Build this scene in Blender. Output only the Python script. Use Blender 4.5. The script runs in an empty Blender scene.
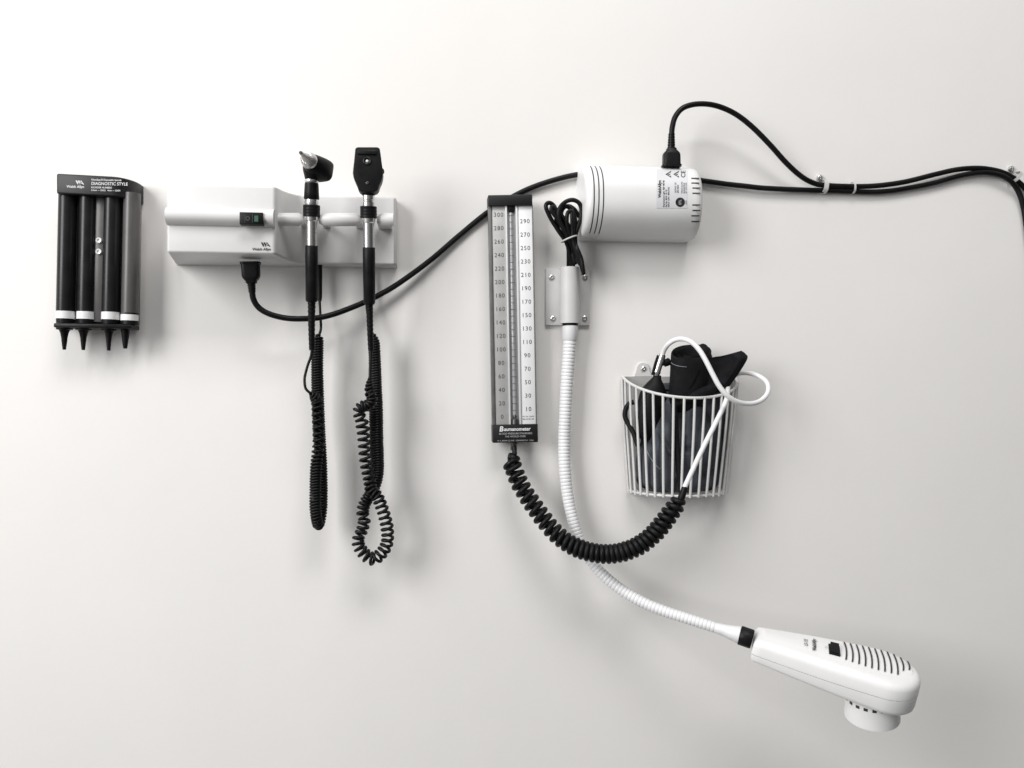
import bpy, bmesh, math, random
from mathutils import Vector, Matrix, noise

random.seed(7)
SC = bpy.context.scene
COL = SC.collection

# ------------------------------------------------------------------ survey
# Wall is the plane y = 0, things stand out of it towards -y.  The survey
# helper turns a measured picture position plus a height above the wall into
# metres (1 px on the wall is about 1.47 mm, camera 1.2 m away).
F, D = 816.0, 1.2
YAW = math.atan(92.0 / F)
CT, ST = math.cos(YAW), math.sin(YAW)

def P(px, py, h=0.0):
    dx = px - 512.0
    fw = F * CT - dx * ST
    rt = dx * CT + F * ST
    k = (D - h) / fw
    return Vector((rt * k, -h, (384.0 - py) * k))

def K(px, py, h):
    return (P(px, py + 1, h) - P(px, py, h)).length

def KX(px, py, h):
    return (P(px + 1, py, h) - P(px, py, h)).length

# ------------------------------------------------------------------ materials
MATS = {}

def mat(name, col, rough=0.5, metal=0.0, bump=0.0, bscale=400.0, var=0.0, vscale=30.0, spec=0.5, rvar=0.0, coat=0.0, alpha=1.0, trans=0.0):
    m = bpy.data.materials.new(name)
    m.use_nodes = True
    nt = m.node_tree
    b = nt.nodes['Principled BSDF']
    b.inputs['Base Color'].default_value = (*col, 1)
    b.inputs['Roughness'].default_value = rough
    b.inputs['Metallic'].default_value = metal
    b.inputs['Specular IOR Level'].default_value = spec
    b.inputs['Coat Weight'].default_value = coat
    b.inputs['Transmission Weight'].default_value = trans
    tc = nt.nodes.new('ShaderNodeTexCoord')
    if bump:
        n = nt.nodes.new('ShaderNodeTexNoise')
        n.inputs['Scale'].default_value = bscale
        n.inputs['Detail'].default_value = 3
        bp = nt.nodes.new('ShaderNodeBump')
        bp.inputs['Strength'].default_value = bump
        bp.inputs['Distance'].default_value = 0.001
        nt.links.new(tc.outputs['Object'], n.inputs['Vector'])
        nt.links.new(n.outputs['Fac'], bp.inputs['Height'])
        nt.links.new(bp.outputs['Normal'], b.inputs['Normal'])
    if var or rvar:
        n = nt.nodes.new('ShaderNodeTexNoise')
        n.inputs['Scale'].default_value = vscale
        n.inputs['Detail'].default_value = 5
        nt.links.new(tc.outputs['Object'], n.inputs['Vector'])
        if var:
            r = nt.nodes.new('ShaderNodeMapRange')
            r.inputs['From Min'].default_value = 0.3
            r.inputs['From Max'].default_value = 0.7
            r.inputs['To Min'].default_value = 1 - var
            r.inputs['To Max'].default_value = 1 + var
            mx = nt.nodes.new('ShaderNodeMix')
            mx.data_type = 'RGBA'
            mx.blend_type = 'MULTIPLY'
            mx.inputs['Factor'].default_value = 1
            mx.inputs['A'].default_value = (*col, 1)
            nt.links.new(n.outputs['Fac'], r.inputs['Value'])
            nt.links.new(r.outputs['Result'], mx.inputs['B'])
            nt.links.new(mx.outputs['Result'], b.inputs['Base Color'])
        if rvar:
            r2 = nt.nodes.new('ShaderNodeMapRange')
            r2.inputs['From Min'].default_value = 0.3
            r2.inputs['From Max'].default_value = 0.7
            r2.inputs['To Min'].default_value = rough - rvar
            r2.inputs['To Max'].default_value = rough + rvar
            nt.links.new(n.outputs['Fac'], r2.inputs['Value'])
            nt.links.new(r2.outputs['Result'], b.inputs['Roughness'])
    MATS[name] = m
    return m

mat('white_plastic', (0.66, 0.652, 0.645), 0.38, bump=0.06, bscale=900, var=0.015, vscale=25, rvar=0.06)
mat('cool_white', (0.74, 0.74, 0.75), 0.42, bump=0.05, bscale=700, var=0.02, vscale=40)
mat('lamp_white', (0.80, 0.795, 0.79), 0.36, bump=0.05, bscale=900, var=0.012, vscale=30, rvar=0.05)
mat('bracket_grey', (0.56, 0.55, 0.545), 0.5, bump=0.06, bscale=600, var=0.04, vscale=40)
mat('steel_plate', (0.63, 0.625, 0.615), 0.45, metal=0.0, bump=0.05, bscale=600, var=0.05, vscale=40)
mat('black_rubber', (0.007, 0.007, 0.0073), 0.42, bump=0.12, bscale=900, var=0.25, vscale=60, rvar=0.1, spec=0.18)
mat('cord_black', (0.007, 0.007, 0.0073), 0.38, bump=0.08, bscale=700, var=0.2, vscale=50, rvar=0.08, spec=0.18)
mat('black_plastic', (0.007, 0.007, 0.0073), 0.4, bump=0.08, bscale=1200, var=0.2, vscale=60, rvar=0.08, spec=0.18)
mat('cap_black', (0.010, 0.010, 0.0105), 0.45, bump=0.12, bscale=1500, var=0.15, vscale=60, spec=0.35)
mat('smoke_dark', (0.010, 0.0098, 0.0098), 0.3, spec=0.3, bump=0.0, bscale=300, var=0.3, vscale=40, rvar=0.03)
mat('smoke_back', (0.24, 0.23, 0.225), 0.35, bump=0.05, bscale=300, var=0.1, vscale=80)
mat('smoke_empty', (0.08, 0.074, 0.074), 0.36, bump=0.0, bscale=300, var=0.08, vscale=60)
mat('chrome', (0.76, 0.75, 0.74), 0.27, metal=1.0)
mat('supply_white', (0.76, 0.755, 0.75), 0.4, bump=0.06, bscale=900, var=0.015, vscale=25, rvar=0.06)
mat('centre_strip', (0.075, 0.072, 0.071), 0.35, var=0.1, vscale=60)
mat('nickel', (0.62, 0.61, 0.60), 0.34, metal=1.0, bump=0.05, bscale=900, rvar=0.08, vscale=60)
mat('dark_metal', (0.10, 0.10, 0.10), 0.4, metal=0.8)
mat('ink_black', (0.012, 0.012, 0.012), 0.6)
mat('ink_grey', (0.05, 0.05, 0.05), 0.6)
mat('ink_white', (0.72, 0.72, 0.72), 0.55)
mat('ink_silver', (0.42, 0.42, 0.42), 0.5)
mat('band_white', (0.72, 0.715, 0.715), 0.5, var=0.05, vscale=150)
mat('scale_grey', (0.46, 0.455, 0.45), 0.45, metal=0.25, bump=0.04, bscale=900, var=0.06, vscale=90)
mat('scale_white', (0.80, 0.80, 0.805), 0.5, var=0.02, vscale=60)
mat('channel_grey', (0.30, 0.30, 0.305), 0.4, var=0.1, vscale=60)
mat('case_grey', (0.15, 0.15, 0.146), 0.5, metal=0.3, bump=0.1, bscale=900, var=0.15, vscale=60)
mat('rail_silver', (0.70, 0.70, 0.70), 0.35, metal=0.15, bump=0.03, bscale=300)
mat('wire_white', (0.61, 0.605, 0.595), 0.35, bump=0.12, bscale=250, var=0.05, vscale=60)
mat('back_shaded', (0.38, 0.375, 0.365), 0.5, bump=0.1, bscale=250, var=0.08, vscale=40)  # white basket back plate, base colour darkened to stand for the shade inside
mat('hose_white', (0.78, 0.775, 0.78), 0.38, bump=0.05, bscale=300, var=0.02, vscale=60)
mat('cuff_black', (0.0075, 0.0075, 0.0088), 0.8, bump=0.4, bscale=1400, var=0.3, vscale=90, spec=0.16)
mat('cuff_slate', (0.054, 0.060, 0.072), 0.7, bump=0.5, bscale=1100, var=0.35, vscale=45, spec=0.35)
mat('seam_grey', (0.22, 0.225, 0.235), 0.7)
mat('bulb_black', (0.007, 0.007, 0.0073), 0.5, bump=0.2, bscale=600, var=0.2, vscale=60, spec=0.18)
mat('slot_dark', (0.03, 0.03, 0.031), 0.6)
mat('gap_grey', (0.34, 0.335, 0.33), 0.6)
mat('sticker', (0.64, 0.645, 0.66), 0.45, var=0.02, vscale=90)
mat('tie_white', (0.55, 0.54, 0.53), 0.4, bump=0.08, bscale=500)
mat('glass_grey', (0.32, 0.32, 0.33), 0.12, coat=0.4)
mat('window_green', (0.05, 0.12, 0.085), 0.2)
mat('pearl', (0.75, 0.75, 0.74), 0.1)

def wall_material():
    m = bpy.data.materials.new('painted_wall')
    m.use_nodes = True
    nt = m.node_tree
    b = nt.nodes['Principled BSDF']
    b.inputs['Roughness'].default_value = 0.55
    b.inputs['Specular IOR Level'].default_value = 0.35
    tc = nt.nodes.new('ShaderNodeTexCoord')
    def nz(scale, detail, rough=0.5):
        n = nt.nodes.new('ShaderNodeTexNoise')
        n.inputs['Scale'].default_value = scale
        n.inputs['Detail'].default_value = detail
        n.inputs['Roughness'].default_value = rough
        nt.links.new(tc.outputs['Object'], n.inputs['Vector'])
        return n
    big = nz(2.2, 6, 0.6)
    r = nt.nodes.new('ShaderNodeMapRange')
    r.inputs['From Min'].default_value = 0.3
    r.inputs['From Max'].default_value = 0.7
    r.inputs['To Min'].default_value = 0.968
    r.inputs['To Max'].default_value = 1.018
    nt.links.new(big.outputs['Fac'], r.inputs['Value'])
    # sparse little chips and specks
    vo = nt.nodes.new('ShaderNodeTexVoronoi')
    vo.inputs['Scale'].default_value = 6.3
    nt.links.new(tc.outputs['Object'], vo.inputs['Vector'])
    sp = nt.nodes.new('ShaderNodeMapRange')
    sp.inputs['From Min'].default_value = 0.008
    sp.inputs['From Max'].default_value = 0.016
    sp.inputs['To Min'].default_value = 0.62
    sp.inputs['To Max'].default_value = 1.0
    nt.links.new(vo.outputs['Distance'], sp.inputs['Value'])
    mu = nt.nodes.new('ShaderNodeMath')
    mu.operation = 'MULTIPLY'
    nt.links.new(r.outputs['Result'], mu.inputs[0])
    nt.links.new(sp.outputs['Result'], mu.inputs[1])
    mx = nt.nodes.new('ShaderNodeMix')
    mx.data_type = 'RGBA'
    mx.blend_type = 'MULTIPLY'
    mx.inputs['Factor'].default_value = 1
    mx.inputs['A'].default_value = (0.788, 0.769, 0.748, 1)
    nt.links.new(mu.outputs[0], mx.inputs['B'])
    nt.links.new(mx.outputs['Result'], b.inputs['Base Color'])
    fine = nz(160, 4, 0.55)
    mid = nz(14, 3)
    ad = nt.nodes.new('ShaderNodeMath')
    ad.operation = 'MULTIPLY_ADD'
    ad.inputs[1].default_value = 2.2
    nt.links.new(mid.outputs['Fac'], ad.inputs[0])
    nt.links.new(fine.outputs['Fac'], ad.inputs[2])
    bp = nt.nodes.new('ShaderNodeBump')
    bp.inputs['Strength'].default_value = 0.07
    bp.inputs['Distance'].default_value = 0.002
    nt.links.new(ad.outputs[0], bp.inputs['Height'])
    nt.links.new(bp.outputs['Normal'], b.inputs['Normal'])
    MATS['wall'] = m
wall_material()

# ------------------------------------------------------------------ objects
ROOT_LOC = {}

def thing(name, loc, label, cat, group=None):
    o = bpy.data.objects.new(name, None)
    o.empty_display_size = 0.02
    COL.objects.link(o)
    o.location = loc
    o['label'] = label
    o['category'] = cat
    if group:
        o['group'] = group
    ROOT_LOC[o.name] = Vector(loc)
    return o

def obj(name, bm, m, parent=None, smooth=35, label=None):
    """link a bmesh built in world metres as one mesh object under its thing"""
    base = Vector((0, 0, 0))
    if parent is not None:
        base = ROOT_LOC[parent.name]
    bmesh.ops.recalc_face_normals(bm, faces=bm.faces)
    for v in bm.verts:
        v.co -= base
    me = bpy.data.meshes.new(name)
    bm.to_mesh(me)
    bm.free()
    if smooth:
        for p in me.polygons:
            p.use_smooth = True
        me.set_sharp_from_angle(angle=math.radians(smooth))
    me.materials.append(MATS[m])
    o = bpy.data.objects.new(name, me)
    COL.objects.link(o)
    if parent is not None:
        o.parent = parent
    ROOT_LOC[o.name] = base
    if label:
        o['label'] = label
    return o

# ------------------------------------------------------------------ shapes
def B():
    return bmesh.new()

def prism(bm, front, depth, bevel=0.0, seg=3, back_bevel=False):
    """front: world points of a polygon; pushed straight back (+y) by depth"""
    tmp = bmesh.new()
    vf = [tmp.verts.new(p) for p in front]
    f = tmp.faces.new(vf)
    r = bmesh.ops.extrude_face_region(tmp, geom=[f])
    nv = [g for g in r['geom'] if isinstance(g, bmesh.types.BMVert)]
    for v in nv:
        v.co.y += depth
    bmesh.ops.recalc_face_normals(tmp, faces=tmp.faces)
    if bevel:
        ymax = max(v.co.y for v in tmp.verts)
        ed = [e for e in tmp.edges if back_bevel or not all(abs(v.co.y - ymax) < 1e-6 for v in e.verts)]
        ed = [e for e in ed if len(e.link_faces) == 2 and e.calc_face_angle(0) > 0.5]
        bmesh.ops.bevel(tmp, geom=ed, offset=bevel, segments=seg, affect='EDGES', profile=0.5, clamp_overlap=True)
    merge(bm, tmp)

def merge(bm, tmp):
    me = bpy.data.meshes.new('tmp')
    tmp.to_mesh(me)
    tmp.free()
    bm.from_mesh(me)
    bpy.data.meshes.remove(me)

def rect(x0, y0, x1, y1, h):
    return [P(x0, y0, h), P(x1, y0, h), P(x1, y1, h), P(x0, y1, h)]

def box_px(bm, x0, y0, x1, y1, h0, h1, bevel=0.0, seg=3):
    a, c = P(x0, y0, h1), P(x1, y1, h1)
    d = P(x0, y1, h1); e = P(x1, y0, h1)
    u0 = (a.x + d.x) / 2; u1 = (c.x + e.x) / 2
    v0 = (a.z + e.z) / 2; v1 = (c.z + d.z) / 2
    prism(bm, [Vector((u0, -h1, v0)), Vector((u1, -h1, v0)), Vector((u1, -h1, v1)), Vector((u0, -h1, v1))], h1 - h0, bevel, seg)

def ortho(d):
    d = d.normalized()
    a = Vector((0, 0, 1)) if abs(d.z) < 0.9 else Vector((1, 0, 0))
    s = d.cross(a).normalized()
    return s, s.cross(d).normalized()

def lathe(bm, p0, p1, prof, seg=28, cap=True, sq=1.0, side=None):
    """prof: (t 0..1 along p0-p1, radius m); sq flattens along the second axis"""
    d = p1 - p0
    s, t = ortho(d)
    if side is not None:
        s = (side - d.normalized() * side.dot(d.normalized())).normalized()
        t = s.cross(d).normalized()
    rings = []
    for (k, r) in prof:
        c = p0 + d * k
        if r < 1e-7:
            rings.append([bm.verts.new(c)])
        else:
            rings.append([bm.verts.new(c + s * (r * math.cos(2 * math.pi * i / seg)) + t * (r * sq * math.sin(2 * math.pi * i / seg))) for i in range(seg)])
    for a, b in zip(rings, rings[1:]):
        for i in range(seg):
            j = (i + 1) % seg
            if len(a) == 1 and len(b) == 1:
                continue
            if len(a) == 1:
                bm.faces.new((a[0], b[i], b[j]))
            elif len(b) == 1:
                bm.faces.new((a[i], b[0], a[j]))
            else:
                bm.faces.new((a[i], b[i], b[j], a[j]))
    if cap:
        for r in (rings[0], rings[-1]):
            if len(r) > 2:
                bm.faces.new(r)

def catmull(pts, n=8):
    """pts: tuples of any length; returns a dense list"""
    out = []
    m = len(pts)
    for i in range(m - 1):
        p0 = pts[max(i - 1, 0)]; p1 = pts[i]; p2 = pts[i + 1]; p3 = pts[min(i + 2, m - 1)]
        for k in range(n):
            t = k / n
            out.append(tuple(0.5 * (2 * b + (c - a) * t + (2 * a - 5 * b + 4 * c - d) * t * t + (3 * b - a - 3 * c + d) * t ** 3)
                             for a, b, c, d in zip(p0, p1, p2, p3)))
    out.append(tuple(pts[-1]))
    return out

def sweep(bm, pts, rad, seg=10, cap=True):
    n = len(pts)
    if not isinstance(rad, (list, tuple)):
        rad = [rad] * n
    tan = []
    for i in range(n):
        a = pts[max(i - 1, 0)]; b = pts[min(i + 1, n - 1)]
        d = b - a
        tan.append(d.normalized() if d.length > 1e-9 else (tan[-1] if tan else Vector((0, 0, 1))))
    s, _ = ortho(tan[0])
    rings = []
    for i in range(n):
        s = s - tan[i] * s.dot(tan[i])
        s = s.normalized() if s.length > 1e-6 else ortho(tan[i])[0]
        t = tan[i].cross(s)
        rings.append([bm.verts.new(pts[i] + (s * math.cos(2 * math.pi * k / seg) + t * math.sin(2 * math.pi * k / seg)) * rad[i]) for k in range(seg)])
    for a, b in zip(rings, rings[1:]):
        for k in range(seg):
            j = (k + 1) % seg
            bm.faces.new((a[k], a[j], b[j], b[k]))
    if cap:
        bm.faces.new(rings[0]); bm.faces.new(rings[-1])

def line_px(way, n=8):
    return [P(*q[:3]) for q in catmull(way, n)]

def cord(way, wire, per_turn=14, seg=7, phase=0.0, jitter=0.0):
    """way: (px, py, h, coil radius px, pitch px): straight wire where the coil radius is 0"""
    dense = catmull(way, 24)
    pts = [P(q[0], q[1], q[2]) for q in dense]
    k0 = K(way[0][0], way[0][1], way[0][2])
    acc = [0.0]
    for a, b in zip(pts, pts[1:]):
        acc.append(acc[-1] + (b - a).length)
    # frames by parallel transport
    n = len(pts)
    tan = [(pts[min(i + 1, n - 1)] - pts[max(i - 1, 0)]).normalized() for i in range(n)]
    s = ortho(tan[0])[0]
    fr = []
    for i in range(n):
        s = (s - tan[i] * s.dot(tan[i])).normalized()
        fr.append((s.copy(), tan[i].cross(s)))
    out = []
    pos, ph, i = 0.0, phase, 0
    while pos < acc[-1]:
        while i < n - 2 and acc[i + 1] < pos:
            i += 1
        t = (pos - acc[i]) / max(acc[i + 1] - acc[i], 1e-9)
        c = pts[i].lerp(pts[i + 1], t)
        R = max(0.0, dense[i][3] * (1 - t) + dense[i + 1][3] * t) * k0
        pit = max(1.0, dense[i][4] * (1 - t) + dense[i + 1][4] * t) * k0
        a = fr[i][0].lerp(fr[i + 1][0], t).normalized(); b = fr[i][1].lerp(fr[i + 1][1], t).normalized()
        if jitter:
            w = noise.noise(Vector((ph * 0.11, 3.1, way[0][0])))
            R *= 1 + jitter * w
            pit *= 1 + 1.2 * jitter * noise.noise(Vector((ph * 0.07, 9.7, way[0][1])))
        out.append(c + (a * math.cos(ph) + b * math.sin(ph)) * R)
        if R > 0.2 * k0:
            ds = pit / per_turn
            ph += 2 * math.pi / per_turn
        else:
            ds = 2.0 * k0
        pos += ds
    out.append(pts[-1])
    bm = B()
    sweep(bm, out, wire * k0, seg)
    return bm

def text2d(s, size, bold=0.0, shear=0.0, space=1.0, sx=1.0, align='CENTER'):
    cu = bpy.data.curves.new('t', 'FONT')
    cu.body = s
    cu.size = size
    cu.offset = bold * size
    cu.shear = shear
    cu.space_character = space
    cu.align_x = align
    cu.align_y = 'CENTER'
    cu.resolution_u = 3
    o = bpy.data.objects.new('t', cu)
    COL.objects.link(o)
    dg = bpy.context.evaluated_depsgraph_get()
    me = bpy.data.meshes.new_from_object(o.evaluated_get(dg))
    vs = [(v.co.x * sx, v.co.y) for v in me.vertices]
    fs = [tuple(p.vertices) for p in me.polygons]
    bpy.data.objects.remove(o)
    bpy.data.curves.remove(cu)
    bpy.data.meshes.remove(me)
    return vs, fs

def put2d(bm, vf, fn):
    vs, fs = vf
    bv = [bm.verts.new(fn(x, y)) for x, y in vs]
    for f in fs:
        try:
            bm.faces.new([bv[i] for i in f])
        except ValueError:
            pass

def quad2d(x0, y0, x1, y1):
    return [(x0, y0), (x1, y0), (x1, y1), (x0, y1)], [(0, 1, 2, 3)]

def ring2d(cx, cy, ro, ri, n=28):
    vs = [(cx + ro * math.cos(2 * math.pi * i / n), cy + ro * math.sin(2 * math.pi * i / n)) for i in range(n)]
    if ri <= 0:
        return vs, [tuple(range(n))]
    vs += [(cx + ri * math.cos(2 * math.pi * i / n), cy + ri * math.sin(2 * math.pi * i / n)) for i in range(n)]
    return vs, [(i, (i + 1) % n, n + (i + 1) % n, n + i) for i in range(n)]

def poly2d(pts):
    return pts, [tuple(range(len(pts)))]

def wa_mark(cx, cy, s):
    """the maker's W-and-A mark, y up, width about 2.1 s"""
    out = []
    def bar(x0, x1, x2, x3, y0=0.5, y1=-0.5):
        out.append(poly2d([(cx + x0 * s, cy + y0 * s), (cx + x1 * s, cy + y0 * s), (cx + x3 * s, cy + y1 * s), (cx + x2 * s, cy + y1 * s)]))
    bar(-1.1, -0.72, -0.62, -0.34)
    bar(-0.42, -0.12, -0.05, 0.12)
    bar(0.16, 0.34, 0.78, 1.12)
    out.append(poly2d([(cx + 0.14 * s, cy + 0.42 * s), (cx + 0.24 * s, cy + 0.2 * s), (cx + 0.02 * s, cy - 0.5 * s), (cx - 0.1 * s, cy - 0.5 * s)]))
    out.append(poly2d([(cx - 0.42 * s, cy + 0.5 * s), (cx - 0.3 * s, cy + 0.2 * s), (cx - 0.45 * s, cy - 0.5 * s), (cx - 0.56 * s, cy - 0.5 * s)]))
    out.append(quad2d(cx + 0.24 * s, cy - 0.3 * s, cx + 0.62 * s, cy - 0.16 * s))
    return out

def screw(bm, px, py, h, r_px, tall=0.0025):
    k = K(px, py, h)
    p0 = P(px, py, h)
    p1 = p0 + Vector((0, -tall, 0))
    r = r_px * k
    lathe(bm, p0, p1, [(0, r), (0.4, r), (0.8, r * 0.86), (1.0, r * 0.55), (.55, r * .42), (.5, 0)], 18, cap=False)

def rot_px(cx, cy, deg):
    a = math.radians(deg)
    c, s = math.cos(a), math.sin(a)
    return lambda x, y: (cx + (x - cx) * c - (y - cy) * s, cy + (x - cx) * s + (y - cy) * c)

# ------------------------------------------------------------------ wall
bm = B()
prism(bm, [Vector((-2.2, 0, 1.6)), Vector((2.4, 0, 1.6)), Vector((2.4, 0, -1.6)), Vector((-2.2, 0, -1.6))], 0.12)
w = obj('wall', bm, 'wall', None, 0)
w['kind'] = 'structure'
w['label'] = 'smooth off-white painted wall behind all the instruments'
w['category'] = 'wall'

# ------------------------------------------------------------------ specula dispenser
def dispenser():
    R = rot_px(98, 250, 1.1)
    def Q(x, y, h):
        return P(*R(x, y), h)
    t = thing('specula_dispenser', P(98, 250, 0), 'smoked dispenser of four vertical tubes under a black printed cap', 'dispenser')
    # back plate
    bm = B()
    prism(bm, [Q(58, 190, .014), Q(137.6, 190, .014), Q(137.6, 325, .014), Q(58, 325, .014)], .014, .002, 2)
    obj('back_plate', bm, 'smoke_back', t)
    # tubes
    for i, (xt, r, m) in enumerate([(67, 8.6, 'smoke_dark'), (87.3, 8.3, 'smoke_dark'), (112, 8.4, 'smoke_dark'), (131.2, 8.0, 'smoke_empty')]):
        bm = B()
        k = K(xt, 250, .031)
        hh = .031
        yb = 323 if i < 3 else 323.5
        lathe(bm, Q(xt, 193, hh), Q(xt - .3, yb, hh), [(0, r * k), (.5, r * k), (.955, r * k), (1, r * .93 * k)], 36)
        tb = obj('tube', bm, m, t, label='empty grey see-through tube' if i == 3 else None)
        bm = B()
        y0, y1 = (312, 319.5) if i < 3 else (314.2, 320.2)
        if i < 3:
            lathe(bm, Q(xt, y0, hh), Q(xt, y1, hh), [(0, (r + .25) * k), (1, (r + .3) * k)], 36)
        else:
            lathe(bm, Q(xt - .3, y0, hh), Q(xt - .3, y1, hh), [(0, (r + .25) * k), (1, (r + .3) * k)], 36)
        obj('band', bm, 'band_white', tb)
        if i == 3:
            bm = B()
            lathe(bm, Q(xt, 312.3, hh), Q(xt, 314.0, hh), [(0, (r * .8) * k), (.1, (r + .1) * k), (1, (r + .1) * k)], 30)
            lathe(bm, Q(xt, 320.4, hh), Q(xt, 323.8, hh), [(0, (r + .1) * k), (1, (r + .1) * k)], 30)
            obj('plug', bm, 'black_plastic', tb)
        else:
            bm = B()
            lathe(bm, Q(xt, 319.7, hh), Q(xt, 324, hh), [(0, (r + .1) * k), (1, (r - .2) * k)], 30)
            obj('plug', bm, 'black_plastic', tb)
    # thin dividing ribs between the tubes
    for xr in (77.3, 122):
        bm = B()
        prism(bm, [Q(xr - .5, 197, .018), Q(xr + .5, 197, .018), Q(xr + .5, 320, .018), Q(xr - .5, 320, .018)], .0045, .0004, 1)
        obj('rib', bm, 'smoke_dark', t)
    bm = B()
    prism(bm, [Q(94.6, 197, .034), Q(104.6, 197, .034), Q(104.2, 322, .034), Q(94.4, 322, .034)], .021, .001, 2)
    obj('centre_strip', bm, 'centre_strip', t)
    # bottom lip
    bm = B()
    prism(bm, [Q(54.8, 323.8, .046), Q(133.0, 323.8, .046), Q(133.0, 328.2, .046), Q(54.8, 328.2, .046)], .031, .0015, 2)
    obj('bottom_lip', bm, 'black_plastic', t)
    # cap : D shaped in plan, its right end rounding back to the wall
    hc = .048
    top = Q(56, 174.0, hc); bot = Q(56, 194.2, hc)
    ul, ur = Q(54.6, 185, hc).x, P(140.6, 185, .012).x
    plan = [(ul, 0.0), (ul, -hc + .004)]
    for a in range(165, 91, -15):
        plan.append((ul + .004 + .004 * math.cos(math.radians(a)), -hc + .004 - .004 * math.sin(math.radians(a))))
    for a in range(90, -1, -9):
        plan.append((ur - .026 + .026 * math.cos(math.radians(a)), -.010 - (hc - .010) * math.sin(math.radians(a))))
    plan.append((ur, 0.0))
    bm = B()
    sl = math.tan(math.radians(1.6))
    lo = [bm.verts.new((x, y, bot.z - (x - ul) * sl)) for x, y in plan]
    hi = [bm.verts.new((x, y, top.z - (x - ul) * sl)) for x, y in plan]
    bm.faces.new(lo); bm.faces.new(hi)
    for i in range(len(plan)):
        j = (i + 1) % len(plan)
        bm.faces.new((lo[i], lo[j], hi[j], hi[i]))
    bmesh.ops.recalc_face_normals(bm, faces=bm.faces)
    ed = [e for e in bm.edges if abs(e.verts[0].co.z - e.verts[1].co.z) < .006 and len(e.link_faces) == 2 and e.calc_face_angle(0) > .8 and min(v.co.y for v in e.verts) < -.001]
    bmesh.ops.bevel(bm, geom=ed, offset=.0022, segments=3, affect='EDGES', profile=.5)
    cap = obj('cap', bm, 'cap_black', t)
    bm = B()
    fn = lambda x, y: Q(x, y, .0484)
    up = lambda x0, y0: (lambda x, y: fn(x0 + x, y0 - y))
    for vf in wa_mark(0, 0, 3.9):
        put2d(bm, vf, up(78.6, 182.8))
    put2d(bm, text2d('Welch Allyn', 3.6, .02, sx=.98), up(74.2, 187.2))
    put2d(bm, text2d('KleenSpec® Disposable Specula', 2.5, .012, align='LEFT', sx=.93), up(90, 179.8))
    put2d(bm, text2d('DIAGNOSTIC STYLE', 4.2, .012, align='LEFT', sx=.97), up(90, 183.7))
    put2d(bm, text2d('REORDER NUMBERS', 2.4, .012, align='LEFT', sx=.95), up(90, 187.6))
    put2d(bm, text2d('2.5mm — 52432   4mm — 52434', 2.3, .012, align='LEFT', sx=.92), up(90, 190.3))
    obj('lettering', bm, 'ink_white', cap, 0)
    for y in (240.6, 251.8):
        bm = B()
        c = Q(99.0, y, .0342)
        k = K(98, y, .03)
        lathe(bm, c, c + Vector((0, -.0025, 0)), [(0, 1.2 * k), (0, 3.0 * k), (.6, 3.0 * k), (1, 2.3 * k), (.9, 1.4 * k), (.4, 1.2 * k), (.4, 0)], 20, cap=False)
        obj('screw', bm, 'rail_silver', t)
    # one ear speculum pokes out under each tube
    for i, (x, yb, wt, lab) in enumerate([
            (66, 350.3, 8.4, 'black cone ear speculum under the leftmost dark tube of the dispenser'),
            (85.0, 350.3, 8.2, 'black cone ear speculum under the second dark tube, left of the two screws'),
            (110.4, 350.3, 7.6, 'black cone ear speculum under the third dark tube, right of the two screws'),
            (126.9, 348.0, 5.6, 'short black cone ear speculum under the empty grey tube')]):
        bm = B()
        a, b = Q(x, 328.4, .031), Q(x + .2, yb, .031)
        k = K(x, 335, .026)
        L = yb - 328.4
        prof = [(0, wt * .92 * k), (.08, wt * .90 * k), (.10, wt * .62 * k), (.14, wt * .56 * k), (.24, wt * .45 * k), (.45, wt * .35 * k), (.75, wt * .27 * k), (1, 1.55 * k), (.985, .9 * k), (.5, .8 * k)]
        if i == 3:
            prof = [(0, 4.4 * k), (.4, 3.4 * k), (.75, 2.6 * k), (1, 1.8 * k), (.985, 1.1 * k), (.5, .9 * k)]
        lathe(bm, a, b, prof, 24)
        o = obj('ear_speculum', bm, 'black_plastic')
        o['label'] = lab
        o['category'] = 'ear speculum'
        o['group'] = 'ear specula in the dispenser'
dispenser()

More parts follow.
